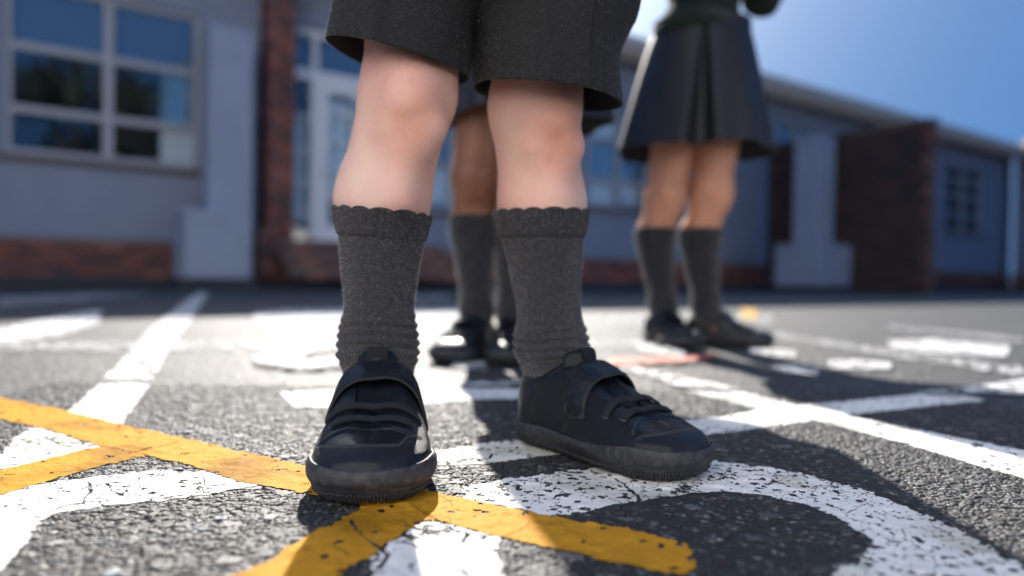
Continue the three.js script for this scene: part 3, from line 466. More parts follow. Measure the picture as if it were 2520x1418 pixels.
{ // wing closing the playground at right
  const w = group('side_wing'); tag(w, 'shaded wing of the school closing the playground at the right edge', 'building');
  const f = wallFrame.clone().multiply(new THREE.Matrix4().makeBasis(new THREE.Vector3(0, 0, 1), new THREE.Vector3(0, 1, 0), new THREE.Vector3(-1, 0, 0)).setPosition(25.1, 0, 0));
  const put = (g) => g.applyMatrix4(f);
  add('wall', put(uvXY(boxAt(0.01, 14, BASE, EAVE, -0.25, 0), 1)), M.plaster, w);
  brickFace(w, f.clone().multiply(new THREE.Matrix4().makeTranslation(0, 0, 0.03)), 0.01, 14, 0.02, BASE, false);
  add('fascia', put(boxAt(0.4, 14, EAVE - 0.1, EAVE + 0.14, 0.3, 0.4, 0.02)), M.fascia, w);
  const s = new THREE.BoxGeometry(14, 0.1, 3.6); s.rotateX(Math.atan(1.3 / 3.3)); s.translate(7, EAVE + 0.7, -1.25); add('roof', put(s), M.tile, w);
}

{ // unseen white wall behind the photographer, placed to light the children from the front
  const w = group('unseen_gable_wall'); tag(w, 'unseen white gable wall behind the photographer, placed to light the shaded side of the children', 'wall'); w.position.set(-2.75, 0, 3.0);
  const s = new THREE.Shape(); s.moveTo(-4.3, 0.3); s.lineTo(4.3, 0.3); s.lineTo(4.3, 5.1); s.lineTo(0, 7.6); s.lineTo(-4.3, 5.1); s.closePath();
  add('wall', uvXY(new THREE.ExtrudeGeometry(s, { depth: 0.25, bevelEnabled: false }), 1), new THREE.MeshPhysicalMaterial({ color: new THREE.Color().setRGB(0.84, 0.835, 0.84), roughness: 0.9, bumpMap: plasterBump, bumpScale: 0.003 }), w);
  const base = bevelBox(8.7, 0.3, 0.34, 0.01); base.translate(0, 0.151, 0.125); add('plinth', base, M.kerb, w);
  for (const sd of [-1, 1]) { const c = bevelBox(Math.hypot(4.35, 2.53) + 0.1, 0.1, 0.45, 0.015); c.rotateZ(-sd * Math.atan2(2.53, 4.35)); c.translate(sd * 2.18, 6.40, 0.125); add('coping', c, M.column, w); }
}
{ // unseen low white wall behind the photographer, placed to light the right-hand school walls
  const w = group('unseen_low_wall'); tag(w, 'unseen low white wall behind the photographer, placed to light the right part of the school', 'wall'); w.position.set(9.6, 0, 3.3);
  const a = bevelBox(13, 2.1, 0.22, 0.01); a.translate(0, 1.05, 0); add('wall', uvXY(a, 1), new THREE.MeshPhysicalMaterial({ color: new THREE.Color().setRGB(0.82, 0.815, 0.82), roughness: 0.9, bumpMap: plasterBump, bumpScale: 0.003 }), w);
  const c = bevelBox(13.1, 0.07, 0.32, 0.012); c.translate(0, 2.136, 0); add('coping', c, M.column, w);
}
function tree(label, x, d, h, s) { // behind the photographer, mirrored in the window panes
  const t = group('tree'); tag(t, label, 'tree', 'trees behind the playground'); t.position.set(x, 0, -d);
  const R = (() => { let q = s * 7919; return () => { q = (q * 16807) % 2147483647; return q / 2147483647; }; })();
  const limbs = [new THREE.CylinderGeometry(0.10, 0.2, h * 0.45, 9).translate(0, h * 0.225, 0)], ends = [];
  for (let k = 0; k < 8; k++) { const a = k * 2.4 + R(), e = new THREE.Vector3(Math.cos(a) * h * (0.12 + 0.16 * R()), h * (0.55 + 0.35 * R()), Math.sin(a) * h * (0.12 + 0.16 * R())), c = new THREE.CatmullRomCurve3([new THREE.Vector3(0, h * 0.38, 0), new THREE.Vector3(e.x * 0.4, h * 0.5, e.z * 0.4), e]); limbs.push(new THREE.TubeGeometry(c, 8, 0.05, 6)); ends.push(e); }
  add('trunk', mergeGeometries(limbs.map((g) => g.toNonIndexed())), mat([0.10, 0.075, 0.055], 0.95), t);
  const n = 5200, leaf = new THREE.InstancedMesh(new THREE.PlaneGeometry(0.16, 0.09), new THREE.MeshPhysicalMaterial({ color: new THREE.Color().setRGB(0.035, 0.046, 0.03), roughness: 0.7, side: THREE.DoubleSide }), n), X = new THREE.Matrix4(), q = new THREE.Quaternion(), e = new THREE.Euler();
  for (let i = 0; i < n; i++) { const c = ends[i % 8], r = h * 0.17 * Math.cbrt(R()), a = R() * 6.28, b = Math.acos(2 * R() - 1); X.compose(new THREE.Vector3(c.x + r * Math.sin(b) * Math.cos(a), c.y + 0.75 * r * Math.cos(b), c.z + r * Math.sin(b) * Math.sin(a)), q.setFromEuler(e.set(R() * 6, R() * 6, R() * 6)), new THREE.Vector3(1, 1, 1).multiplyScalar(0.7 + 0.7 * R())); leaf.setMatrixAt(i, X); }
  leaf.name = 'crown'; leaf.userData.kind = 'stuff'; leaf.castShadow = true; t.add(leaf);
}
tree('tall leafy tree behind the photographer mirrored in the left window panes', 8.5, -9, 8.2, 3);
tree('broad leafy tree behind the photographer farther to the right', 13, -10.5, 7.0, 5);

{ const pipe = (u, label) => { const g = mergeGeometries([new THREE.CylinderGeometry(0.045, 0.045, EAVE - 0.3, 12).translate(u, (EAVE - 0.3) / 2 + 0.12, 0.09), ...[0.9, 2.4, 3.8].map((y) => new THREE.TorusGeometry(0.05, 0.012, 6, 14).rotateX(Math.PI / 2).translate(u, y, 0.09))]); return add('downpipe', onFrame(g), M.sill, school); }; pipe(24.4); pipe(10.6); }

// ---------------------------------------------------------------- cloth, leather, rubber, skin
const knit = tex(512, 512, (i, j) => { // heathered rib knit: fine wales, streaky fibres of two greys
  const wale = 0.5 + 0.5 * Math.cos(i / 512 * 2 * Math.PI * 84), f = fbm(i / 4, j / 11, 800, 0, 3), g = hash(i >> 1, j >> 1, 801), m = smooth(0.30, 0.75, 0.7 * f + 0.3 * g);
  const k = lerp(0.014, 0.074, m) * (0.80 + 0.2 * wale); return [k * 0.95, k * 0.96, k * 1.12];
});
const knitBump = tex(512, 512, (i, j) => (0.5 + 0.5 * Math.cos(i / 512 * 2 * Math.PI * 84)) * (0.6 + 0.4 * Math.abs(Math.sin(j / 512 * Math.PI * 84))) * 0.7 + 0.3 * hash(i >> 1, j >> 1, 803), false);
const weave = tex(512, 512, (i, j) => { const f = fbm(i / 2.5, j / 14, 810, 0, 2) * 0.5 + fbm(i / 14, j / 2.5, 811, 0, 2) * 0.5, k = lerp(0.003, 0.0145, smooth(0.3, 0.7, f)) * (0.85 + 0.3 * hash(i, j, 812)); return [k * 0.96, k * 0.97, k * 1.12]; });
const weaveBump = tex(256, 256, (i, j) => 0.5 * ((i >> 1) + (j >> 1) & 1) + 0.5 * hash(i, j, 815), false);
const sheen = (c, s = 1, r = 0.5) => ({ sheen: s, sheenColor: new THREE.Color().setRGB(...c), sheenRoughness: r });
M.sock = new THREE.MeshPhysicalMaterial({ map: knit, bumpMap: knitBump, bumpScale: 0.0006, roughness: 0.95, ...sheen([0.35, 0.34, 0.34], 0.55, 0.45) });
M.sockDark = new THREE.MeshPhysicalMaterial({ color: new THREE.Color().setRGB(0.5, 0.5, 0.55), map: knit, bumpMap: knitBump, bumpScale: 0.0006, roughness: 0.95, ...sheen([0.35, 0.34, 0.34], 0.5, 0.45) });
M.wool = new THREE.MeshPhysicalMaterial({ map: weave, bumpMap: weaveBump, bumpScale: 0.0003, roughness: 0.9, ...sheen([0.30, 0.30, 0.31], 0.15, 0.4) });
M.lining = mat([0.010, 0.010, 0.012], 0.95);
M.skirt = new THREE.MeshPhysicalMaterial({ color: new THREE.Color().setRGB(0.62, 0.74, 1.1), map: weave, roughness: 0.6, ...sheen([0.4, 0.42, 0.48], 0.25, 0.4) });
M.jumper = new THREE.MeshPhysicalMaterial({ color: new THREE.Color().setRGB(0.10, 0.42, 0.22), map: knit, bumpMap: knitBump, bumpScale: 0.0008, roughness: 0.95, ...sheen([0.1, 0.2, 0.14], 0.5, 0.6) });
M.hair = mat([0.85, 0.74, 0.58], 1, { transmission: 0.55, thickness: 0 });
M.fibre = mat([0.88, 0.86, 0.85], 1, { transmission: 0.55, thickness: 0 });
const hide = tex(512, 512, (i, j) => { const w = (noise2(i / 9, j / 9, 820, 0) - 0.5) * 6; let f1 = 9, f2 = 9; const x = (i + w) / 7, y = (j - w) / 7, ix = Math.floor(x), iy = Math.floor(y); for (let q = -1; q <= 1; q++) for (let p = -1; p <= 1; p++) { const l = Math.hypot(ix + p + hash(mod(ix + p, 73), mod(iy + q, 73), 821) - x, iy + q + hash(mod(ix + p, 73), mod(iy + q, 73), 822) - y); if (l < f1) { f2 = f1; f1 = l; } else if (l < f2) f2 = l; } return smooth(0, 0.35, f2 - f1) * 0.8 + 0.2 * fbm(i / 30, j / 30, 823, 0, 3); }, false, 24);
const hideRough = tex(512, 512, (i, j) => 0.27 + 0.26 * fbm(i / 60, j / 60, 825, 0, 5) + 0.06 * hash(i, j, 826), false, 9);
const hideCol = tex(512, 512, (i, j) => { const s = smooth(0.60, 0.82, fbm(i / 40, j / 40, 828, 0, 5)), k = 1 + 1.2 * s * hash(i >> 1, j >> 1, 829); return [0.0030 * k, 0.0052 * k, 0.0105 * k]; }, true, 9);
const leather = (o = {}) => new THREE.MeshPhysicalMaterial({ map: hideCol, roughnessMap: hideRough, roughness: 1, bumpMap: hide, bumpScale: 0.00022, specularIntensity: 0.6, clearcoat: 0.22, clearcoatRoughness: 0.18, ...o });
M.leather = leather(); M.strap = leather({ bumpScale: 0.0001 });
const holes = tex(256, 256, (i, j) => { const q = (x, y) => Math.hypot(mod(i - x + 128, 256) - 128, mod(j - y + 128, 256) - 128); const d = Math.min(q(64, 64), q(192, 192)); return smooth(34, 50, d); }, false, 230);
const holeCol = tex(256, 256, (i, j) => { const q = (x, y) => Math.hypot(mod(i - x + 128, 256) - 128, mod(j - y + 128, 256) - 128); const k = lerp(0.15, 1, smooth(32, 46, Math.min(q(64, 64), q(192, 192)))); return [0.0032 * k, 0.0054 * k, 0.0110 * k]; }, true, 230);
M.vamp = leather({ map: holeCol, bumpMap: holes, bumpScale: 0.0012 });
const dust = tex(512, 512, (i, j) => { const s = smooth(0.35, 0.75, fbm(i / 22, j / 30, 830, 0, 5)) * (0.4 + 0.6 * hash(i >> 1, j >> 1, 831)) + 0.6 * smooth(0.80, 0.9, fbm(i / 4, j / 60, 834, 0, 2)); return [lerp(0.017, 0.052, s), lerp(0.018, 0.052, s), lerp(0.022, 0.056, s)]; }, true, 10);
M.rubber = new THREE.MeshPhysicalMaterial({ map: dust, roughness: 0.62, bumpMap: tex(256, 256, (i, j) => 0.6 * fbm(i / 5, j / 5, 832, 0, 3) + 0.4 * hash(i, j, 833), false, 12), bumpScale: 0.00018 });
M.elastic = new THREE.MeshPhysicalMaterial({ color: new THREE.Color().setRGB(0.006, 0.007, 0.010), roughness: 0.85, bumpMap: weaveBump, bumpScale: 0.0004 });
M.thread = mat([0.055, 0.058, 0.066], 0.7); M.felt = mat([0.017, 0.019, 0.018], 0.95); M.webbing = mat([0.004, 0.004, 0.005], 0.9);

// ---------------------------------------------------------------- strap shoe; +z is the toe, origin on the ground under the ankle
const shoeLast = (() => {
  const half = [[0, .156], [.013, .1545], [.026, .1485], [.0370, .1360], [.0432, .117], [.0444, .096], [.0425, .070], [.0385, .044], [.0355, .018], [.035, -.008], [.0325, -.027], [.023, -.0425], [.010, -.0485], [0, -.0495]];
  const pts = half.map(([x, z]) => new THREE.Vector3(x + 0.0015 * Math.sin(z * 20), 0, z)).concat(half.slice(1, -1).reverse().map(([x, z]) => new THREE.Vector3(-x * 1.0 + 0.0015 * Math.sin(z * 20), 0, z)));
  return new THREE.CatmullRomCurve3(pts, true, 'centripetal');
})();
const LN = 960, lastPts = shoeLast.getSpacedPoints(LN);
const lastAt = (u) => { const f = mod(u, 1) * LN, i = Math.floor(f), t = f - i, a = lastPts[i], b = lastPts[(i + 1) % LN] ?? lastPts[0]; return [lerp(a.x, b.x, t), lerp(a.z, b.z, t)]; };
const lastN = (u) => { const a = lastAt(u - 0.004), b = lastAt(u + 0.004), l = Math.hypot(b[0] - a[0], b[1] - a[1]); return [-(b[1] - a[1]) / l, (b[0] - a[0]) / l]; };
const lip = (z) => { const K = [[-.05, .023], [-.03, .0235], [.0, .024], [.03, .0225], [.055, .0215], [.08, .0225], [.10, .0255], [.12, .0280], [.138, .0275], [.156, .0265]]; let i = 0; while (i < K.length - 2 && K[i + 1][0] < z) i++; const t = smooth(0, 1, (z - K[i][0]) / (K[i + 1][0] - K[i][0])); return lerp(K[i][1], K[i + 1][1], t); };
const ridgeY = (z) => { const K = [[.02, .088], [.03, .081], [.045, .0705], [.06, .0615], [.075, .0535], [.09, .0470], [.10, .0435], [.122, .0400], [.135, .036]]; let i = 0; while (i < K.length - 2 && K[i + 1][0] < z) i++; const t = clamp((z - K[i][0]) / (K[i + 1][0] - K[i][0])); return lerp(K[i][1], K[i + 1][1], t); };
function upperPoint(u, t, inset = 0.0028) { // u round the last, t from sole lip to ridge or collar
  const [cx, cz] = lastAt(u), n = lastN(u), x0 = cx - n[0] * inset * Math.sign(1), z0 = cz - n[1] * inset, y0 = lip(cz) - 0.004;
  let rx, ry, rz;
  const front = smooth(0.030, 0.060, cz);
  const sideA = Math.atan2(cx, cz + 0.008), ca = Math.cos(sideA), sa = Math.sin(sideA), fr = (1 + ca) / 2;
  const kx = 0.0265 * sa, kz = -0.0095 + 0.0345 * ca, ky = 0.060 + 0.026 * fr * fr * fr + 0.006 * Math.pow(1 - fr, 2.5);
  const qz = clamp(lerp(0.024, 0.122, (cz - 0.045) / 0.111), 0.024, 0.122);
  rx = lerp(kx, 0, front); rz = lerp(kz, qz, front); ry = lerp(ky, ridgeY(qz), front);
  const h = 1 - Math.pow(Math.cos(t * Math.PI / 2), 0.92), v = Math.pow(Math.sin(t * Math.PI / 2), 0.95);
  return [lerp(x0, rx, h), lerp(y0, ry, v), lerp(z0, rz, h)];
}
function slit(g, nu, nv) { const n = g.attributes.normal, p = g.attributes.position, w = nu + 1; for (let i = 0; i <= nu / 2; i++) { const a = nv * w + i, b = nv * w + nu - i; if (Math.abs(p.getX(a)) > 0.004 || p.getZ(a) < 0.02) continue; const x = n.getX(a) + n.getX(b), y = n.getY(a) + n.getY(b), z = n.getZ(a) + n.getZ(b), l = Math.hypot(x, y, z) || 1; n.setXYZ(a, x / l, y / l, z / l); n.setXYZ(b, x / l, y / l, z / l); } }
function upperGrid(nu, nv, shape) {
  const g = loft((a, b) => upperPoint(a, b), nu, nv, true), p = g.attributes.position, n = g.attributes.normal;
  if (n.getY(Math.floor(nv * 0.9) * (nu + 1)) < 0) { const I = g.index.array; for (let i = 0; i < I.length; i += 3) [I[i], I[i + 1]] = [I[i + 1], I[i]]; for (let i = 0; i < n.array.length; i++) n.array[i] *= -1; }
  slit(g, nu, nv); if (shape) { for (let i = 0; i < p.count; i++) { const s = shape(p.getX(i), p.getY(i), p.getZ(i)); p.setXYZ(i, p.getX(i) + n.getX(i) * s, p.getY(i) + n.getY(i) * s, p.getZ(i) + n.getZ(i) * s); } const w = nu + 1; g.computeVertexNormals(); for (let j = 0; j <= nv; j++) { const a = j * w, b = j * w + nu, x = n.getX(a) + n.getX(b), y = n.getY(a) + n.getY(b), z = n.getZ(a) + n.getZ(b), l = Math.hypot(x, y, z) || 1; n.setXYZ(a, x / l, y / l, z / l); n.setXYZ(b, x / l, y / l, z / l); } slit(g, nu, nv); }
  const uv = g.attributes.uv; for (let i = 0; i < p.count; i++) uv.setXY(i, p.getX(i) * (1 + (0.06 - p.getY(i)) * 16), p.getZ(i)); return g;
}
const cast = new THREE.Raycaster(), castMesh = new THREE.Mesh(upperGrid(200, 50), new THREE.MeshBasicMaterial({ side: THREE.DoubleSide })); castMesh.updateMatrixWorld();
function onShoe(origin, dir) { cast.set(origin, dir); const h = cast.intersectObject(castMesh); if (!h.length) return null; const k = h[0], n = (k.normal ?? k.face.normal).clone(); if (n.dot(dir) > 0) n.negate(); return { p: k.point, n }; }
const around = (z, th) => { for (let k = 0; k < 8; k++) { const c = new THREE.Vector3(0, 0.022, z + k * 0.001), d = new THREE.Vector3(Math.cos(th + k * 0.006), Math.sin(th + k * 0.006), 0), h = onShoe(c.clone().addScaledVector(d, 0.15), d.clone().negate()); if (h) return h; } return null; };
const above = (x, z) => onShoe(new THREE.Vector3(x, 0.2, z), new THREE.Vector3(0, -1, 0));
// seams in plan
const guardZ = (x) => { const a = Math.abs(x); return 0.1350 - 0.004 * (a / 0.02) ** 2 * (a < 0.02 ? 1 : 1) + 0.0 - (x > 0 ? 0.013 : 0.004) * smooth(x > 0 ? 0.0195 : 0.022, x > 0 ? 0.027 : 0.034, a); };
const vampZ = (x) => 0.1070 + 0.50 * Math.max(0, Math.abs(x) - 0.013) * (1 - smooth(0.03, 0.05, Math.abs(x)));
const eyeX = (z) => 0.0135 + 0.05 * Math.max(0, 0.075 - z);
function zone(x, y, z) { // 0 toe guard, 1 vamp, 2 tongue, 3 quarter
  if (z > guardZ(x)) return 0;
  if (z > vampZ(x) && Math.abs(x) < 0.036) return 1;
  if (Math.abs(x) < eyeX(z) && z > 0.024 && y > 0.05) return 2;
  return 3;
}
const relief = (x, y, z) => {
  const g = smooth(-0.0005, 0.0007, z - guardZ(x)), v = smooth(-0.0005, 0.0006, z - vampZ(x)) * (1 - smooth(0.034, 0.037, Math.abs(x))), t = (1 - smooth(-0.0005, 0.0006, Math.abs(x) - eyeX(z))) * smooth(0.02, 0.026, z) * smooth(0.048, 0.052, y);
  const crease = 0.0005 * Math.sin((z + 0.004 * Math.sin(x * 160)) * 1900) * 0.35 * Math.exp(-Math.pow((z - 0.118) / 0.006, 2)) * smooth(0.03, 0.0, Math.abs(x - 0.008));
  const sl = (z - (0.040 + 0.45 * (y - 0.03))) / 0.0011, hl = (z + 0.014 - 0.3 * (y - 0.03)) / 0.0011, groove = 0.0007 * (Math.exp(-sl * sl) + Math.exp(-hl * hl)) * smooth(0.018, 0.026, Math.abs(x)); 
  return -groove + g * 0.0014 + (1 - g) * ((1 - v) * (1 - t) * 0.0013 - t * 0.0012 + v * crease);
};
const tube = (pts, r, n = 60, rs = 8, flat = 1) => { const c = new THREE.CatmullRomCurve3(pts), g = new THREE.TubeGeometry(c, n, r, rs, false); return g; };
function stitches(pts, spacing, len, r, lift) { const c = new THREE.CatmullRomCurve3(pts.map((q) => q.p.clone().addScaledVector(q.n, lift))), L = c.getLength(), out = [], n = Math.floor(L / spacing), up = new THREE.Vector3(0, 1, 0); for (let i = 0; i < n; i++) { const t = (i + 0.5) / n, p = c.getPointAt(t), d = c.getTangentAt(t), g = new THREE.CapsuleGeometry(r, len, 2, 5); g.applyQuaternion(new THREE.Quaternion().setFromUnitVectors(up, d)); g.translate(p.x, p.y, p.z); out.push(g); } return out; }
function ribbon(rows, th, closeEnds = true) { // rows[j][i] = {p, n}: a sheet with thickness
  const nj = rows.length, ni = rows[0].length, pos = [], uv = [], idx = [];
  for (const side of [1, 0]) for (let j = 0; j < nj; j++) for (let i = 0; i < ni; i++) { const q = rows[j][i], e = (j === 0 || j === nj - 1 || i === 0 || i === ni - 1) ? 0.35 : 0, o = side ? th * (1 - e) : th * e * 0.3; pos.push(q.p.x + q.n.x * o, q.p.y + q.n.y * o, q.p.z + q.n.z * o); uv.push(q.p.x, q.p.z); }
  const B = nj * ni; const quad = (a, b, c, d) => idx.push(a, b, c, a, c, d);
  for (let j = 0; j < nj - 1; j++) for (let i = 0; i < ni - 1; i++) { const a = j * ni + i; quad(a, a + 1, a + ni + 1, a + ni); quad(B + a, B + a + ni, B + a + ni + 1, B + a + 1); }
  for (let i = 0; i < ni - 1; i++) { quad(i, B + i, B + i + 1, i + 1); const k = (nj - 1) * ni + i; quad(k, k + 1, B + k + 1, B + k); }
  for (let j = 0; j < nj - 1; j++) { const k = j * ni; quad(k, k + ni, B + k + ni, B + k); const m = k + ni - 1; quad(m, B + m, B + m + ni, m + ni); }
  const g = geom(pos, idx, uv); return toCreasedNormals(g, 0.9);
}
function relax(rows, k) { // evens out a ribbon along its length
  while (k--) for (const r of rows) { const c = r.map((q) => q.p.clone()), n = r.map((q) => q.n.clone()); for (let i = 1; i < r.length - 1; i++) { r[i].p.addScaledVector(c[i - 1].clone().add(c[i + 1]).multiplyScalar(0.5).sub(c[i]), 0.6); r[i].n.copy(n[i]).add(n[i - 1]).add(n[i + 1]).normalize(); } }
}
function buildShoe(parent) {
  const s = group('shoe', parent);
  const g = upperGrid(480, 130, relief), I = g.index.array, p = g.attributes.position, zoneOf = (f) => { const c = [0, 1, 2].map((k) => (p.array[I[f * 3] * 3 + k] + p.array[I[f * 3 + 1] * 3 + k] + p.array[I[f * 3 + 2] * 3 + k]) / 3); return zone(...c); };
  const zs = new Uint8Array(I.length / 3).map((_, f) => zoneOf(f));
  ['toe_guard', 'vamp', 'tongue', 'quarter'].forEach((n, k) => add(n, subset(g, (f) => zs[f] === k), k === 1 ? M.vamp : M.leather, s));
  // outsole: cup sole with a lip, a groove and a toothed bottom edge
  const toe = (z) => 0.0025 * smooth(0.115, 0.156, z) + 0.002 * smooth(-0.03, -0.05, z);
  const prof = [[-0.016, 0.0022], [-0.0105, 0.0022], [-0.0068, 0.0034], [-0.0042, 0.0056], [-0.0018, 0.0086], [-0.0005, 0.0110], [-0.0006, 0.0114], [0.0006, 0.0122], [0.0022, 0.0150], [0.0027, 0.0172], 'a', 'b', 'c', 'd', 'e'];
  const solePoint = (u, v) => {
    const [x, z] = lastAt(u), n = lastN(u), top = lip(z), k = v * (prof.length - 1), i = Math.min(prof.length - 2, Math.floor(k)), t = k - i;
    const get = (q) => { const w = prof[q]; if (typeof w !== 'string') return [w[0], w[1] + toe(z) * (1 - w[1] / top)]; return { a: [0.0025, lerp(0.0172, top, 0.55)], b: [0.0012, top - 0.0015], c: [0.0002, top - 0.0002], d: [-0.0012, top - 0.0004], e: [-0.006, top - 0.006] }[w]; };
    const a = get(i), b = get(i + 1), o = lerp(a[0], b[0], t), y = lerp(a[1], b[1], t); return [x + n[0] * o, y, z + n[1] * o];
  };
  const side = lastN(0)[1] > 0 ? 1 : -1; if (side < 0) throw new Error('last runs the other way');
  add('outsole', (() => { const q = loft(solePoint, 260, 52, true, [0.46, 0.05]); const b = loft((u, v) => { const [x, z] = lastAt(u), n = lastN(u); return [(x - n[0] * 0.012) * v, 0.003 + toe(z) * v, (z - n[1] * 0.012 - 0.045) * v + 0.045]; }, 120, 6, true, [0.46, 0.05]); return mergeGeometries([q, b]); })(), M.rubber, s);
  const teeth = []; for (let i = 0; i < 190; i++) { const u = i / 190, [x, z] = lastAt(u), n = lastN(u); for (const r of [0, 1, 2]) { const o = [-0.0026, -0.0054, -0.0090][r] + 0.0008 * (hash(i, r, 852) - 0.5), y = [0.0066, 0.0040, 0.0018][r] + 0.0006 * (hash(i, r, 850) - 0.5) + toe(z) * 0.8, b = new THREE.SphereGeometry(1, 6, 4); b.scale(0.00085 + 0.0003 * hash(i, r, 851), 0.0016, 0.0013); b.rotateX([0.7, 0.45, 0][r]); b.rotateY(Math.atan2(n[0], n[1])); b.translate(x + n[0] * o, y, z + n[1] * o); teeth.push(b); } }
  const tr = add('tread', mergeGeometries(teeth), M.rubber, s); tr.userData.kind = 'stuff';
  // seams
  const seam = []; const line = (fn, x0, x1, n = 40) => { const q = []; for (let i = 0; i <= n; i++) { const x = lerp(x0, x1, i / n), h = above(x, fn(x)); if (h) q.push(h); } return q; };
  seam.push(...stitches(line((x) => guardZ(x) + 0.0022, -0.036, 0.036), 0.0021, 0.0011, 0.00038, 0.0015), ...stitches(line((x) => guardZ(x) + 0.0042, -0.036, 0.036), 0.0021, 0.0011, 0.00038, 0.0015));
  for (const sd of [-1, 1]) seam.push(...stitches(line((x) => vampZ(x) - 0.0022, sd * 0.015, sd * 0.034, 20), 0.0021, 0.0011, 0.00038, 0.0014));
  // broad strap over the instep
  const rows = [], NS = 13, NT = 64, zA = 0.033, zB = 0.0575, lo = [], topSt = [], botSt = [];
  for (let j = 0; j < NS; j++) { const v = j / (NS - 1), row = []; for (let i = 0; i < NT; i++) { const th = lerp(2.68, 0.22, i / (NT - 1)), e = Math.abs(th - Math.PI / 2) / 1.4; const z = lerp(zA, zB, v) + 0.006 * Math.pow(e, 2) * (th > Math.PI / 2 ? 1.5 : 0.4); const h = around(z, th); const n = h.n.clone(); n.z *= 0.4; n.normalize(); const lift = 0.0012 + 0.0085 * Math.exp(-Math.pow((th - 1.5) / 0.55, 2)) * (0.35 + 0.65 * v); row.push({ p: h.p.clone().addScaledVector(n, lift), n }); } rows.push(row); }
  relax(rows, 10);
  const st = add('strap', ribbon(rows, 0.0030), M.strap, s);
  const edge = tube(rows[NS - 1].map((q) => q.p.clone().addScaledVector(q.n, 0.0011)), 0.0012, 90, 7); add('strap_edge', mergeGeometries([edge, tube(rows.map((r) => r[0].p.clone().addScaledVector(r[0].n, 0.0011)), 0.0012, 24, 7), tube(rows[0].map((q) => q.p.clone().addScaledVector(q.n, 0.0011)), 0.0010, 90, 7)]), M.felt, s);
  seam.push(...stitches(rows[NS - 3].slice(2, -2), 0.0021, 0.0011, 0.00036, 0.0027), ...stitches(rows[2].slice(2, -2), 0.0021, 0.0011, 0.00036, 0.0027));
  // two elastic laces
  for (const [z, w] of [[0.0800, 0.60], [0.0955, 0.64]]) {
    const L = []; for (const o of [-1, -0.5, 0, 0.5, 1]) { const r = []; for (let i = 0; i <= 30; i++) { const th = lerp(Math.PI - w, w, i / 30), e = Math.abs(i - 15) / 15, h = around(z + 0.0030 * o + 0.006 * e * e, th), n = h.n.clone(); r.push({ p: h.p.clone().addScaledVector(n, 0.0016 + 0.0014 * (1 - e * e * e * e)), n }); } L.push(r); }
    relax(L, 6); add('elastic_lace', ribbon(L, 0.0026), M.elastic, s);
    for (const th of [Math.PI - w - 0.03, w + 0.03]) { const h = around(z + 0.005, th), t = new THREE.TorusGeometry(0.0026, 0.0008, 6, 14); t.applyQuaternion(new THREE.Quaternion().setFromUnitVectors(new THREE.Vector3(0, 0, 1), h.n)); t.translate(...h.p.clone().addScaledVector(h.n, 0.0014).toArray()); add('eyelet', t, M.thread, s); }
  }
  const sm = add('stitching', mergeGeometries(seam.map((q) => q.index ? q.toNonIndexed() : q)), M.thread, s); sm.userData.kind = 'stuff';
  // padded tongue top and its pull tab, padded collar
  add('tongue_top', loft((u, v) => { const a = u * 2 * Math.PI, w = lerp(0.021, 0.0205, v) * (1 - 0.25 * Math.pow(v, 6)), c = [0, lerp(0.066, 0.0925, v), lerp(0.040, 0.026, v)], x = w * Math.sign(Math.cos(a)) * Math.pow(Math.abs(Math.cos(a)), 0.8), t = 0.0048 * Math.sin(a) * (v > 0.96 ? 0.3 : 1); return [x, c[1] + t * 0.45 - 0.0022 * (x / 0.02) ** 2 + (v > 0.999 ? 0.0012 : 0), c[2] + t - 0.011 * (x / 0.02) ** 2]; }, 48, 24), M.leather, s);
  const tab = []; for (let j = 0; j <= 8; j++) { const r = []; for (let i = 0; i <= 20; i++) { const a = i / 20 * Math.PI * 1.08 - 0.1, x = lerp(-0.0085, 0.0085, j / 8), y = 0.0845 + 0.0105 * Math.sin(a) + (a < 0.6 ? -0.004 * (0.6 - a) : 0), z = 0.0285 + 0.0045 * Math.cos(a); r.push({ p: new THREE.Vector3(x, y, z), n: new THREE.Vector3(0, Math.sin(a) * 0.9 + 0.1, Math.cos(a)).normalize() }); } tab.push(r); } add('pull_tab', ribbon(tab, 0.0016), M.webbing, s);
  const col = []; for (let i = 0; i < 60; i++) { const u = lerp(0.24, 0.76, i / 59), q = upperPoint(u, 1), q2 = upperPoint(u, 0.9); col.push(new THREE.Vector3(q[0] * 0.99, q[1] - 0.001, q[2])); } add('collar', tube(col, 0.0046, 90, 10), M.leather, s);
  return s;
}

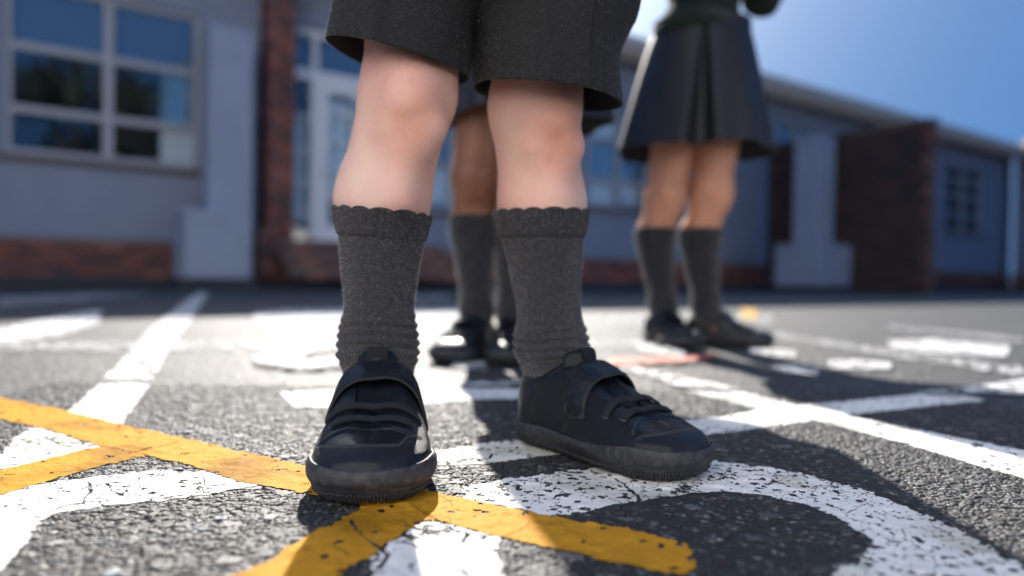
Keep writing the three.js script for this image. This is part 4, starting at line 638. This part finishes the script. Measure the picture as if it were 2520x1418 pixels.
// ---------------------------------------------------------------- children
function sockShape(legSdf, axis, o) { // axis: [[x, y, z], ...] from the ankle up; a sock that follows the leg, with gathered folds and a scalloped cuff
  const c = new THREE.CatmullRomCurve3(axis.map((a) => new THREE.Vector3(...a)));
  return (u, v) => {
    const a = u * 2 * Math.PI, k = Math.min(v / 0.985, 1), back = Math.max(0, (v - 0.985) / 0.015), p = c.getPoint(Math.max(0, k - back * 0.02)), ca = Math.cos(a), sa = Math.sin(a);
    let lo = 0.004, hi = 0.075; for (let i = 0; i < 12; i++) { const m = (lo + hi) / 2; if (legSdf(p.x + ca * m, p.y, p.z + sa * m) > o.gap) hi = m; else lo = m; }
    let r = hi, y = p.y; const h = y - o.base;
    const rise = (k > 0.5 ? (o.tilt ?? [0, 0]) : [0, 0]);
    y += smooth(0.6, 1, k) * (rise[0] * ca + rise[1] * sa);
    if (o.folds) { // soft gathers where the sock has slid down on the ankle
      const w = smooth(o.folds[0] - 0.006, o.folds[0] + 0.004, h) * (1 - smooth(o.folds[1] - 0.012, o.folds[1] + 0.006, h)), ph = h * 760 + 1.3 * Math.sin(a * 1 + o.s) + 0.9 * Math.sin(a * 2 + 1 + o.s) + 0.5 * Math.sin(3 * a + o.s * 2) + 5.0 * noise2(ca * 1.3 + 9, sa * 1.3 + h * 34, 40 + o.s);
      const q = 0.5 + 0.5 * Math.sin(ph); r += w * (0.0012 + 0.0034 * (Math.pow(q, 0.7) - 0.35) * (0.55 + 0.5 * noise2(ca * 1.5 + 5, sa * 1.5 + h * 60, 41 + o.s)));
    }
    r += 0.0012 * (fbm(ca * 1.5 + 7, h * 26 + sa, 44 + o.s, 0, 2) - 0.5);
    const cuff = 1 - o.cuff / o.len; r += k > cuff ? 0.0007 : 0; r -= 0.0012 * Math.exp(-Math.pow((k - cuff) / 0.008, 2));
    if (k > cuff) r += 0.0005 * Math.cos(a * 92);
    y += smooth(0.93, 1, k) * (0.0030 * (Math.sqrt(Math.abs(Math.sin(a * (o.scallops ?? 8) + 0.3 * Math.sin(a * 3)))) - 0.6)); r -= back * 0.0022;
    if (k > 0.985) r += 0.0006;
    return [p.x + ca * r, y, p.z + sa * r];
  };
}
function fuzz(geo, n, len, parent, rad, m0 = M.fibre, name = 'loose_fibres', vr = null) { // loose fibres or fine hairs standing off a surface
  const g = new THREE.ConeGeometry(rad, 1, 3, 1, true); g.translate(0, 0.5, 0); const m = new THREE.InstancedMesh(g, m0, n), q = new THREE.Quaternion(), up = new THREE.Vector3(0, 1, 0), X = new THREE.Matrix4();
  const I = geo.index.array, p = geo.attributes.position, N = geo.attributes.normal, uv = geo.attributes.uv, A = new THREE.Vector3(), B = new THREE.Vector3(), C = new THREE.Vector3(), nn = new THREE.Vector3();
  let mx = 0, mz = 0; for (let k = 0; k < p.count; k++) { mx += p.getX(k) / p.count; mz += p.getZ(k) / p.count; }
  for (let i = 0; i < n; i++) {
    let f; do f = Math.floor(rnd() * I.length / 3) * 3; while (vr && (uv.getY(I[f]) < vr[0] || uv.getY(I[f]) > vr[1]));
    A.fromBufferAttribute(p, I[f]); B.fromBufferAttribute(p, I[f + 1]); C.fromBufferAttribute(p, I[f + 2]); const s = rnd(), t = rnd() * (1 - s); A.lerp(B, s).lerp(C, t); nn.fromBufferAttribute(N, I[f]);
    if (nn.x * (A.x - mx) + nn.z * (A.z - mz) < 0) nn.negate();
    nn.x += (rnd() - 0.5) * 1.4; nn.y += (rnd() - 0.5) * 1.4; nn.z += (rnd() - 0.5) * 1.4; nn.normalize(); const l = len * (0.3 + rnd() * rnd() * 1.2);
    X.compose(A, q.setFromUnitVectors(up, nn), new THREE.Vector3(1, l, 1)); m.setMatrixAt(i, X);
  }
  m.name = name; m.userData.kind = 'stuff'; m.castShadow = true; parent.add(m); return m;
}
function legHair(legBones, from, to, base, parent, n, len, rad) { // fine pale hairs on the bare part of a leg
  const f = union(legBones, 0.018), g = loft((u, v) => { const a = u * 2 * Math.PI, c = [lerp(from[0], to[0], v), lerp(from[1], to[1], v), lerp(from[2], to[2], v)]; let lo = 0.004, hi = 0.08; for (let i = 0; i < 10; i++) { const m = (lo + hi) / 2; if (f(c[0] + Math.cos(a) * m, c[1], c[2] + Math.sin(a) * m) > 0) hi = m; else lo = m; } return [c[0] + Math.cos(a) * hi - base[0], c[1], c[2] + Math.sin(a) * hi - base[1]]; }, 48, 24);
  fuzz(g, n, len, parent, rad, M.hair, 'fine_hairs');
}
const skinTex = tex(512, 512, (i, j) => { const a = fbm(i / 70, j / 70, 900, 0, 4), b = fbm(i / 14, j / 14, 901, 0, 3), c = hash(i >> 1, j >> 1, 902), spot = smooth(0.80, 0.90, noise2(i / 11, j / 11, 903)) * smooth(0.5, 0.7, a); const k = 0.93 + 0.10 * b + 0.03 * c; return [k, k * (0.99 - 0.10 * (a - 0.5) - 0.07 * spot), k * (0.99 - 0.12 * (a - 0.5) - 0.07 * spot)]; });
const skinBump = tex(512, 512, (i, j) => { const w = 5 * noise2(i / 20, j / 20, 905); return 0.5 + 0.28 * Math.sin((i + w) * 0.9) * Math.sin((j - w) * 0.9) + 0.3 * (hash(i, j, 906) - 0.5); }, false, 2);
const skin = () => new THREE.MeshPhysicalMaterial({ vertexColors: true, map: skinTex, bumpMap: skinBump, bumpScale: 0.00012, roughness: 0.5, ...sheen([0.95, 0.75, 0.65], 0.45, 0.4) });
// bones above the hips: k[] scales a child about 1.12 m tall; c: [x, z] of the hip centre, t: turn of the body, arms: list of joints per arm in body axes
function upperBody(c, hip, t, arms, s = 1) {
  const C = Math.cos(t), S = Math.sin(t), W = (x, y, z) => [c[0] + s * (x * C + z * S), hip + s * y, c[1] + s * (-x * S + z * C)];
  const B = (a, ra, b, rb, k) => [...W(...a), ra * s, ...W(...b), rb * s, k];
  const torso = [B([-.040, .03, 0], .062, [.040, .03, 0], .062, .03), B([-.025, .08, 0], .066, [.025, .2, 0], .066, .03), B([-.04, .25, 0], .068, [.04, .25, 0], .068, .03), B([-.10, .325, -.005], .042, [.10, .325, -.005], .042, .05)];
  const limbs = [], fingers = [], hands = [];
  for (const [e, w, f, th] of arms) {
    const sd = Math.sign(e[0]) || 1, sh = [sd * .125, .32, 0]; limbs.push(B(sh, .042, e, .032, .03), B(e, .031, w, .021, .02));
    const d = new THREE.Vector3(f[0] - w[0], f[1] - w[1], f[2] - w[2]).normalize(), side = new THREE.Vector3(th[0], th[1], th[2]).normalize(), p = (l, q) => [w[0] + d.x * l + side.x * q, w[1] + d.y * l + side.y * q, w[2] + d.z * l + side.z * q];
    hands.push(B(w, .019, p(.022, 0), .017, .012), B(p(.02, .011), .0125, p(.052, .014), .0105, .010), B(p(.02, -.010), .0125, p(.050, -.013), .0105, .010));
    const nrm = d.clone().cross(side).multiplyScalar(sd); [[.019, .056], [.0065, .062], [-.006, .058], [-.018, .047]].forEach(([q, l], i) => { const a = p(.054, q), b = p(.054 + (l - .02) * .55, q * 1.08), e2 = p(.054 + (l - .018), q * 1.08).map((v, k) => v + nrm.getComponent(k) * .012); fingers.push(B(a, .0082, b, .0074, .004), B(b, .0074, e2, .0062, .004)); });
    fingers.push(B(p(.014, .016), .011, p(.036, .034), .0085, .006), B(p(.036, .034), .0085, p(.054, .036), .0072, .004));
  }
  const neck = [B([0, .32, -.005], .036, [0, .40, .0], .034, .04)], head = [B([0, .475, -.012], .074, [0, .49, -.02], .076, .03), B([0, .445, .018], .056, [0, .425, .028], .044, .04), B([0, .462, .072], .006, [0, .448, .082], .009, .016), B([-.074, .462, -.01], .010, [-.077, .452, -.012], .008, .01), B([.074, .462, -.01], .010, [.077, .452, -.012], .008, .01), B([-.014, .424, .070], .006, [.014, .424, .070], .006, .010)];
  return { W, torso, limbs, neck, head, hands, fingers, eyes: [W(-.028, .468, .062), W(.028, .468, .062)], hair: B([0, .49, -.02], .083, [0, .485, -.025], .083, .02), s };
}
function boundsOf(bones, m = 0.03) { const lo = [9, 9, 9], hi = [-9, -9, -9]; for (const b of bones) for (const o of [0, 4]) for (let k = 0; k < 3; k++) { lo[k] = Math.min(lo[k], b[o + k] - b[o + 3] - m); hi[k] = Math.max(hi[k], b[o + k] + b[o + 3] + m); } return [lo, hi]; }
const shiftTo = (g, p) => { g.translate(-p[0], 0, -p[1]); return g; };
function person(label, base, cfg) {
  const who = group('person'); tag(who, label, 'person'); who.position.set(base[0], 0, base[1]);
  const u = upperBody(cfg.hipC, cfg.hip, cfg.turn, cfg.arms, cfg.s), legs = cfg.legs.flat(), all = [...legs, ...u.torso, ...u.limbs, ...u.neck, ...u.head];
  const parts = [], legSdf = null, mk = cfg.skin, col = (x, y, z) => mk(x, y, z);
  const sk = skin(), cell = cfg.cell ?? 0.007;
  const each = cfg.legs.map((l) => union([...l, u.torso[0]], 0.018)), lower = (x, y, z) => Math.min(each[0](x, y, z), each[1](x, y, z));
  const sets = [[[...legs, ...u.torso.slice(0, 2)], cell, () => (x, y, z) => Math.max(lower(x, y, z), y - cfg.hip - 0.14 * cfg.s)], [[...u.torso, ...u.limbs, ...u.neck, ...u.hands], 0.009, (f) => (x, y, z) => Math.max(f(x, y, z), cfg.hip + 0.13 * cfg.s - y + (Math.hypot(x - cfg.hipC[0], z - cfg.hipC[1]) > 0.115 * cfg.s ? -1 : 0))], [[...u.hands, ...u.fingers], 0.0036, (f) => f], [[...u.neck, ...u.head], 0.0055, (f) => f]];
  for (const [bones, ce, wrap] of sets) { if (!bones.length) continue; const clusters = bones === sets[2][0] ? [bones.filter((b) => (b[0] - cfg.hipC[0]) * Math.cos(cfg.turn) - (b[2] - cfg.hipC[1]) * Math.sin(cfg.turn) > 0), bones.filter((b) => (b[0] - cfg.hipC[0]) * Math.cos(cfg.turn) - (b[2] - cfg.hipC[1]) * Math.sin(cfg.turn) <= 0)] : [bones]; for (const cl of clusters) if (cl.length) { const [lo, hi] = boundsOf(cl); parts.push(netMesh(wrap(union(cl, 0.03)), lo, hi, ce, col)); } }
  add('body', shiftTo(mergeGeometries(parts), base), sk, who);
  u.eyes.forEach((e) => { const g = new THREE.SphereGeometry(0.0105 * cfg.s, 16, 12); g.translate(...e); add('eye', shiftTo(g, base), mat([0.55, 0.52, 0.5], 0.2), who); });
  const hb = u.hair, hs = (x, y, z) => { const d = cone(hb, x, y, z) + 0.004 * Math.sin(x * 240) * Math.sin(z * 210 + y * 60); const f = (z - hb[2]) * Math.cos(cfg.turn) + (x - hb[0]) * Math.sin(cfg.turn); return Math.max(d, (f - 0.035 * cfg.s) * 0.8 - (y - hb[1] - 0.02) * 0.7, -(y - hb[1] + 0.075 * cfg.s)); };
  const [hl, hh] = boundsOf([hb]); add('hair', shiftTo(netMesh(hs, hl, hh, 0.006), base), mat(cfg.hair, 0.6), who);
  const js = [...u.torso, ...u.limbs], jf = union(js.map((b) => { const c = [...b]; c[3] += 0.011; c[7] += 0.011; return c; }), 0.03), hem = cfg.hip + cfg.jumperHem, tips = u.hands.filter((_, i) => i % 3 === 0);
  const [jl, jh] = boundsOf(js, 0.05), jumper = (x, y, z) => { let d = jf(x, y, z) - 0.014 * Math.exp(-Math.pow((y - hem - 0.018) / 0.020, 2)) * (Math.hypot(x - cfg.hipC[0], z - cfg.hipC[1]) < 0.16 ? 1 : 0) + 0.003 * Math.sin(y * 95 + x * 30); d = Math.max(d, hem - y - (Math.hypot(x - cfg.hipC[0], z - cfg.hipC[1]) > 0.155 ? 9 : 0)); return d; };
  add('jumper', shiftTo(netMesh(jumper, jl, jh, 0.008), base), M.jumper, who);
  return { who, legSdf, u };
}
{ // the nearest child
  const base = [-0.035, -0.645];
  const legA = [[-.082, .50, -.645, .052, -.0945, .318, -.634, .0405, .014], [-.0945, .318, -.634, .0405, -.1175, .225, -.640, .0385, .014], [-.1175, .225, -.640, .0385, -.1185, .090, -.632, .0245, .02], [-.1185, .09, -.632, .0245, -.108, .035, -.60, .022, .03], [-.0890, .318, -.6070, .0248, -.0885, .300, -.6042, .0228, .014], [-.1020, .279, -.6080, .0165, -.0985, .268, -.6095, .0135, .012], [-.0740, .281, -.6080, .0165, -.0790, .270, -.6095, .0135, .012], [-.0900, .268, -.6060, .0110, -.0980, .225, -.6085, .0100, .022], [-.120, .245, -.662, .028, -.123, .16, -.652, .019, .02]];
  const legB = [[.038, .50, -.660, .054, .0190, .318, -.680, .0415, .014], [.0190, .318, -.680, .0415, .0280, .225, -.690, .0385, .014], [.0280, .225, -.690, .0385, .0385, .090, -.676, .0240, .02], [.0385, .09, -.676, .0240, .055, .035, -.655, .022, .03], [.0350, .314, -.6560, .0243, .0360, .297, -.6536, .0222, .014], [.0220, .276, -.6580, .0160, .0250, .266, -.6600, .0130, .012], [.0490, .277, -.6590, .0160, .0460, .267, -.6605, .0130, .012], [.0360, .265, -.6570, .0110, .0370, .225, -.6600, .0100, .022], [.022, .245, -.712, .028, .030, .16, -.698, .019, .02]];
  const kneeAt = [[-.086, .288, -.592], [.045, .285, -.642]];
  const skinOf = (x, y, z) => { let k = 0; for (const q of kneeAt) k = Math.max(k, Math.exp(-((x - q[0]) ** 2 + ((y - q[1]) * 0.9) ** 2 + (z - q[2]) ** 2) / 0.0011)); const m = noise3(x * 60, y * 60, z * 60, 950), b = noise3(x * 24, y * 24, z * 24, 951), w = k * (0.45 + 0.9 * m), s = noise3(x * 95, y * 95, z * 95, 953), red = smooth(0.74, 0.88, s) * smooth(0.45, 0.7, b); return [0.70 - 0.07 * w - 0.02 * red + 0.05 * (b - 0.5), 0.44 - 0.16 * w - 0.05 * red - 0.07 * (b - 0.5) + 0.06 * (m - 0.5), 0.365 - 0.165 * w - 0.035 * red - 0.05 * (b - 0.5) + 0.03 * (m - 0.5)]; };
  const { who, legSdf } = person('child in dark grey shorts standing nearest, grey ankle length socks and black strap shoes', base, { hipC: [-.014, -.652], hip: .52, turn: .12, s: 1, cell: 0.0055, legs: [legA, legB], skin: skinOf, hair: [0.06, 0.035, 0.02], jumperHem: 0.02, arms: [[[-.19, .16, 0], [-.16, .06, .09], [-.10, .02, .13], [0, 1, 0]], [[.19, .16, 0], [.16, .06, .09], [.10, .02, .13], [0, 1, 0]]] });
  
  [[legA, [[-.1130, .052, -.614], [-.1185, .085, -.630], [-.1205, .15, -.642], [-.1180, .2135, -.640]], { gap: .0022, base: .052, len: .163, folds: [.028, .072], cuff: .021, s: 1, tilt: [-.0035, -.001] }], [legB, [[.0450, .052, -.664], [.0390, .085, -.676], [.0330, .15, -.690], [.0285, .2215, -.690]], { gap: .0022, base: .052, len: .171, folds: [.030, .062], cuff: .021, s: 4, tilt: [.001, -.002] }]].forEach(([leg, axis, o]) => {
    const f = union(leg, 0.018), P0 = sockShape(f, axis.map((a) => a), o), P = (u, v) => { const q = P0(u, v); return [q[0] - base[0], q[1], q[2] - base[1]]; };
    const sg = loft(P, 240, 180, true, [4, 3]), sk = add('sock', sg, M.sock, who);
    fuzz(sg, 15000, 0.0023, sk, 0.000055);
    legHair(leg, axis[3], [axis[3][0] * 0.7 + leg[0][4] * 0.3, 0.345, axis[3][2] + 0.006], base, who.children[0], 4000, 0.0030, 0.00004);
  });
  // shorts: two legs with turned hems, creases, a side seam; joined at the seat
  const shortLeg = (c, y0, tl, rx, rz, topC, seamA, creaseA, s) => (u, v) => {
    const a = u * 2 * Math.PI, ca = Math.cos(a), sa = Math.sin(a), w = v < 0.40 ? [1 - v / 0.40, 1] : v < 0.46 ? [0, 1 - (v - 0.40) / 0.06] : [(v - 0.46) / 0.54, 0];
    const k = w[0], inner = w[1] * 0.0020, sq = Math.pow(Math.pow(Math.abs(ca), 2.3) + Math.pow(Math.abs(sa), 2.3), -1 / 2.3);
    let r = 1; const drape = 0.0022 * Math.sin(a * 3 + k * 2 + s) * (1 - k) + 0.003 * (fbm(ca * 1.6 + 5, sa * 1.6 + k * 2.5, 960 + s, 0, 3) - 0.5);
    const cr = mod(a - creaseA + Math.PI, 2 * Math.PI) - Math.PI, se = mod(a - seamA + Math.PI, 2 * Math.PI) - Math.PI;
    const add0 = drape + 0.0030 * Math.exp(-Math.pow(cr / 0.10, 2)) - (w[1] ? 0 : 0.0011 * Math.exp(-Math.pow(se / 0.018, 2)) - 0.0008 * smooth(0, 0.03, se) * smooth(0.7, 0.5, se)) - inner;
    const hy = tl[0] * (ca * rx) + tl[1] * (-sa * rz), cx = lerp(c[0], topC[0], k), cz = lerp(c[1], topC[1], k), rk = rx * (1 + 0.30 * smooth(0.24, 0.62, k)), x = cx + (rk * sq * ca) + ca * add0, z = cz + (rz * sq * sa) + sa * add0;
    let y = lerp(y0 + hy, topC[2], k) + (w[1] > 0 && w[1] < 1 ? 0.001 * Math.sin(w[1] * Math.PI) * -1 : 0);
    if (k < 0.001) y += 0.0003 * Math.sin(a * 5 + s);
    return [x - base[0], y, z - base[1]];
  };
  const A = shortLeg([-.1045, -.640], .3480, [-.22, .10], .0610, .076, [-.088, -.650, .47], 4.6, 1.72, 1), Bq = shortLeg([.0310, -.668], .3270, [-.11, .11], .0700, .078, [.020, -.668, .47], 1.07, 1.62, 3);
  const seat = (u, v) => { const a = u * 2 * Math.PI, k = v, ca = Math.cos(a), sa = Math.sin(a), rx = lerp(.126, .112, k), rz = lerp(.086, .092, k); return [-.026 + rx * ca - base[0], lerp(.405, .60, k), -.657 + rz * sa - base[1]]; };
  const cap = loft((u, v) => { const q = seat(u, 0); const c = [-.026 - base[0], -.657 - base[1]]; return [lerp(c[0], q[0], v), .405, lerp(c[1], q[2], v)]; }, 48, 4);
  const gA = loft(A, 260, 130, true, [6, 5]), gB = loft(Bq, 260, 130, true, [6, 5]);
  const sh = add('shorts', mergeGeometries([gA, gB, loft(seat, 96, 24, true, [9, 3]), cap]), M.wool, who);
  fuzz(gA, 9000, 0.0014, sh, 0.00004, M.fibre, 'loose_fibres', [2.2, 3.9]); fuzz(gB, 9000, 0.0014, sh, 0.00004, M.fibre, 'loose_fibres', [2.2, 3.9]);
  const lineOn = (F, us, ys, r, n) => { const p = []; for (let i = 0; i <= 24; i++) { const q = F(lerp(us[0], us[1], i / 24), lerp(ys[0], ys[1], i / 24)); p.push(new THREE.Vector3(...q)); } const t = tube(p, r, 60, 6); return add(n, t, M.lining, sh); };
  lineOn(Bq, [0.055, 0.060], [0.76, 1.0], 0.0012, 'pocket_welt'); lineOn(Bq, [0.060, 0.035], [0.76, 0.715], 0.0011, 'pocket_welt');
  lineOn(Bq, [0.1705, 0.160], [0.47, 1.0], 0.0008, 'side_seam');
  const s1 = buildShoe(who); s1.position.set(-.1155 - base[0], 0, -.6225 - base[1]); s1.rotation.y = .135;
  const s2 = s1.clone(); who.add(s2); s2.position.set(.050 - base[0], 0, -.661 - base[1]); s2.rotation.y = .69; s2.scale.setScalar(.975);
  globalThis.shoe0 = s1;
}
function skirt(who, base, c, waist, hem, r0, rx, rz, pleat, s) { // flared skirt with one deep inverted pleat and soft folds; turned hem
  const P = (u, v) => {
    const a = u * 2 * Math.PI, ca = Math.cos(a), sa = Math.sin(a), w = v < 0.35 ? [1 - v / 0.35, 1] : v < 0.4 ? [0, 1 - (v - 0.35) / 0.05] : [(v - 0.4) / 0.6, 0], k = Math.pow(1 - w[0], 0.85);
    const d = mod(a - pleat + Math.PI, 2 * Math.PI) - Math.PI, wd = lerp(0.03, 0.16, k), gro = Math.exp(-Math.pow(d / wd, 4)) * lerp(0.006, 0.052, k);
    const fold = 0.026 * k * k * (fbm(ca * 2.6 + 9, sa * 2.6 + s, 980, 0, 2) - 0.5) + 0.006 * k * k * Math.sin(a * 7 + 1.5 * Math.sin(a * 2 + s));
    const R = 1, x = lerp(r0[0], rx, k) * ca + (fold - gro - w[1] * 0.003) * ca, z = lerp(r0[1], rz, k) * sa + (fold - gro - w[1] * 0.003) * sa;
    return [lerp(c[2], c[0], k) + x - base[0], lerp(waist, hem, 1 - w[0]) + 0.006 * k * Math.sin(a * 3 + s), lerp(c[3], c[1], k) + z - base[1]];
  };
  add('skirt', loft(P, 300, 90, true, [5, 3]), M.skirt, who);
  const wb = loft((u, v) => { const a = u * 2 * Math.PI; return [c[2] + (r0[0] + .002) * Math.cos(a) - base[0], waist - .012 + .03 * v, c[3] + (r0[1] + .002) * Math.sin(a) - base[1]]; }, 80, 3); add('waistband', wb, M.skirt, who);
}
const plainSkin = (c) => (x, y, z) => { const m = noise3(x * 50, y * 50, z * 50, 970), k = 0.9 + 0.2 * m; return [c[0] * k, c[1] * k, c[2] * k]; };
function farChild(label, base, f) {
  const { who, legSdf } = person(label, base, f);
  f.legs.forEach((leg, i) => { const L = leg, an = [L[2][4], L[2][5], L[2][6]], top = f.sockTop[i], ax = [[an[0], .045, an[2]], an, [lerp(an[0], top[0], .5), lerp(an[1], top[1], .5), lerp(an[2], top[2], .5)], top], P0 = sockShape(union(leg, .018), ax, { gap: .002, base: .045, len: top[1] - .045, folds: null, cuff: .02, s: i + 2 }), P = (u, v) => { const q = P0(u, v); return [q[0] - base[0], q[1], q[2] - base[1]]; };
    const sg = loft(P, 72, 60, true, [4, 4]), sk = add('sock', sg, M.sockDark, who); fuzz(sg, 9000, 0.0058, sk, 0.00011);
    legHair(leg, top, [lerp(top[0], leg[0][4], 0.8), f.skirt[2] + 0.02, lerp(top[2], leg[0][6], 0.8)], base, who.children[0], 6000, 0.005, 0.00008);
    const sh = globalThis.shoe0.clone(); who.add(sh); const q = f.shoes[i]; sh.position.set(q[0] - base[0], 0.001, q[1] - base[1]); sh.rotation.y = q[2]; sh.scale.setScalar(q[3]); });
  skirt(who, base, ...f.skirt);
}
const leg = (hip, knee, calf, ankle, kneeDir, s = 1) => { const [kx, kz] = kneeDir; return [[...hip, .062 * s, ...knee, .044 * s, .02], [...knee, .0435 * s, ...calf, .039 * s, .02], [...calf, .039 * s, ...ankle, .026 * s, .02], [...ankle, .026 * s, ankle[0] + kx * .03, .03, ankle[2] + kz * .03, .020 * s, .03], [knee[0] + kx * .028, knee[1] - .005, knee[2] + kz * .028, .019 * s, knee[0] + kx * .027, knee[1] - .03, knee[2] + kz * .027, .015 * s, .03], [calf[0] - kx * .022, calf[1] + .015, calf[2] - kz * .022, .030 * s, lerp(calf[0], ankle[0], .5) - kx * .012, lerp(calf[1], ankle[1], .5), lerp(calf[2], ankle[2], .5) - kz * .012, .023 * s, .02]]; };
farChild('child with brown legs in a dark skirt standing behind the nearest child and mostly hidden', [0.0, -1.40], {
  hipC: [.015, -1.41], hip: .60, turn: -.15, s: 1.06, cell: .008, skin: plainSkin([.20, .078, .038]), hair: [.012, .009, .008], jumperHem: .04,
  legs: [leg([-.055, .57, -1.41], [-.074, .355, -1.39], [-.080, .25, -1.405], [-.068, .09, -1.395], [-.35, .93]), leg([.055, .57, -1.41], [.010, .355, -1.39], [.004, .25, -1.405], [.004, .09, -1.39], [-.1, .98])],
  sockTop: [[-.078, .277, -1.402], [.005, .277, -1.402]], shoes: [[-.068, -1.40, -.35, 1.0], [.008, -1.395, -.1, 1.0]],
  skirt: [[.028, -1.41, .012, -1.41], .70, .462, [.112, .088], .165, .155, 1.9, 2],
  arms: [[[-.13, .17, -.03], [-.08, .08, .06], [-.02, .06, .10], [0, 1, 0]], [[.21, .18, -.01], [.17, .10, .10], [.11, .08, .14], [0, 1, 0]]],
});
farChild('child in a dark pleated skirt and green jumper standing at right before the school', [.44, -1.74], {
  hipC: [.455, -1.75], hip: .66, turn: .62, s: 1.12, cell: .008, skin: plainSkin([.50, .235, .145]), hair: [.03, .018, .012], jumperHem: .085,
  legs: [leg([.41, .62, -1.75], [.372, .365, -1.74], [.352, .262, -1.755], [.372, .09, -1.745], [.45, .89], 1.05), leg([.505, .62, -1.74], [.480, .375, -1.73], [.462, .262, -1.745], [.474, .09, -1.735], [.80, .60], 1.05)],
  sockTop: [[.355, .285, -1.752], [.466, .285, -1.742]], shoes: [[.365, -1.745, .30, 0.98], [.478, -1.74, 1.15, 1.0]],
  skirt: [[.441, -1.75, .455, -1.75], .765, .470, [.116, .104], .184, .176, 1.72, 5],
  arms: [[[-.16, .20, .04], [-.05, .27, .14], [.03, .29, .15], [0, 1, 0]], [[.16, .20, .04], [.05, .24, .15], [-.03, .24, .16], [0, 1, 0]]],
});
renderer.render(scene, camera);
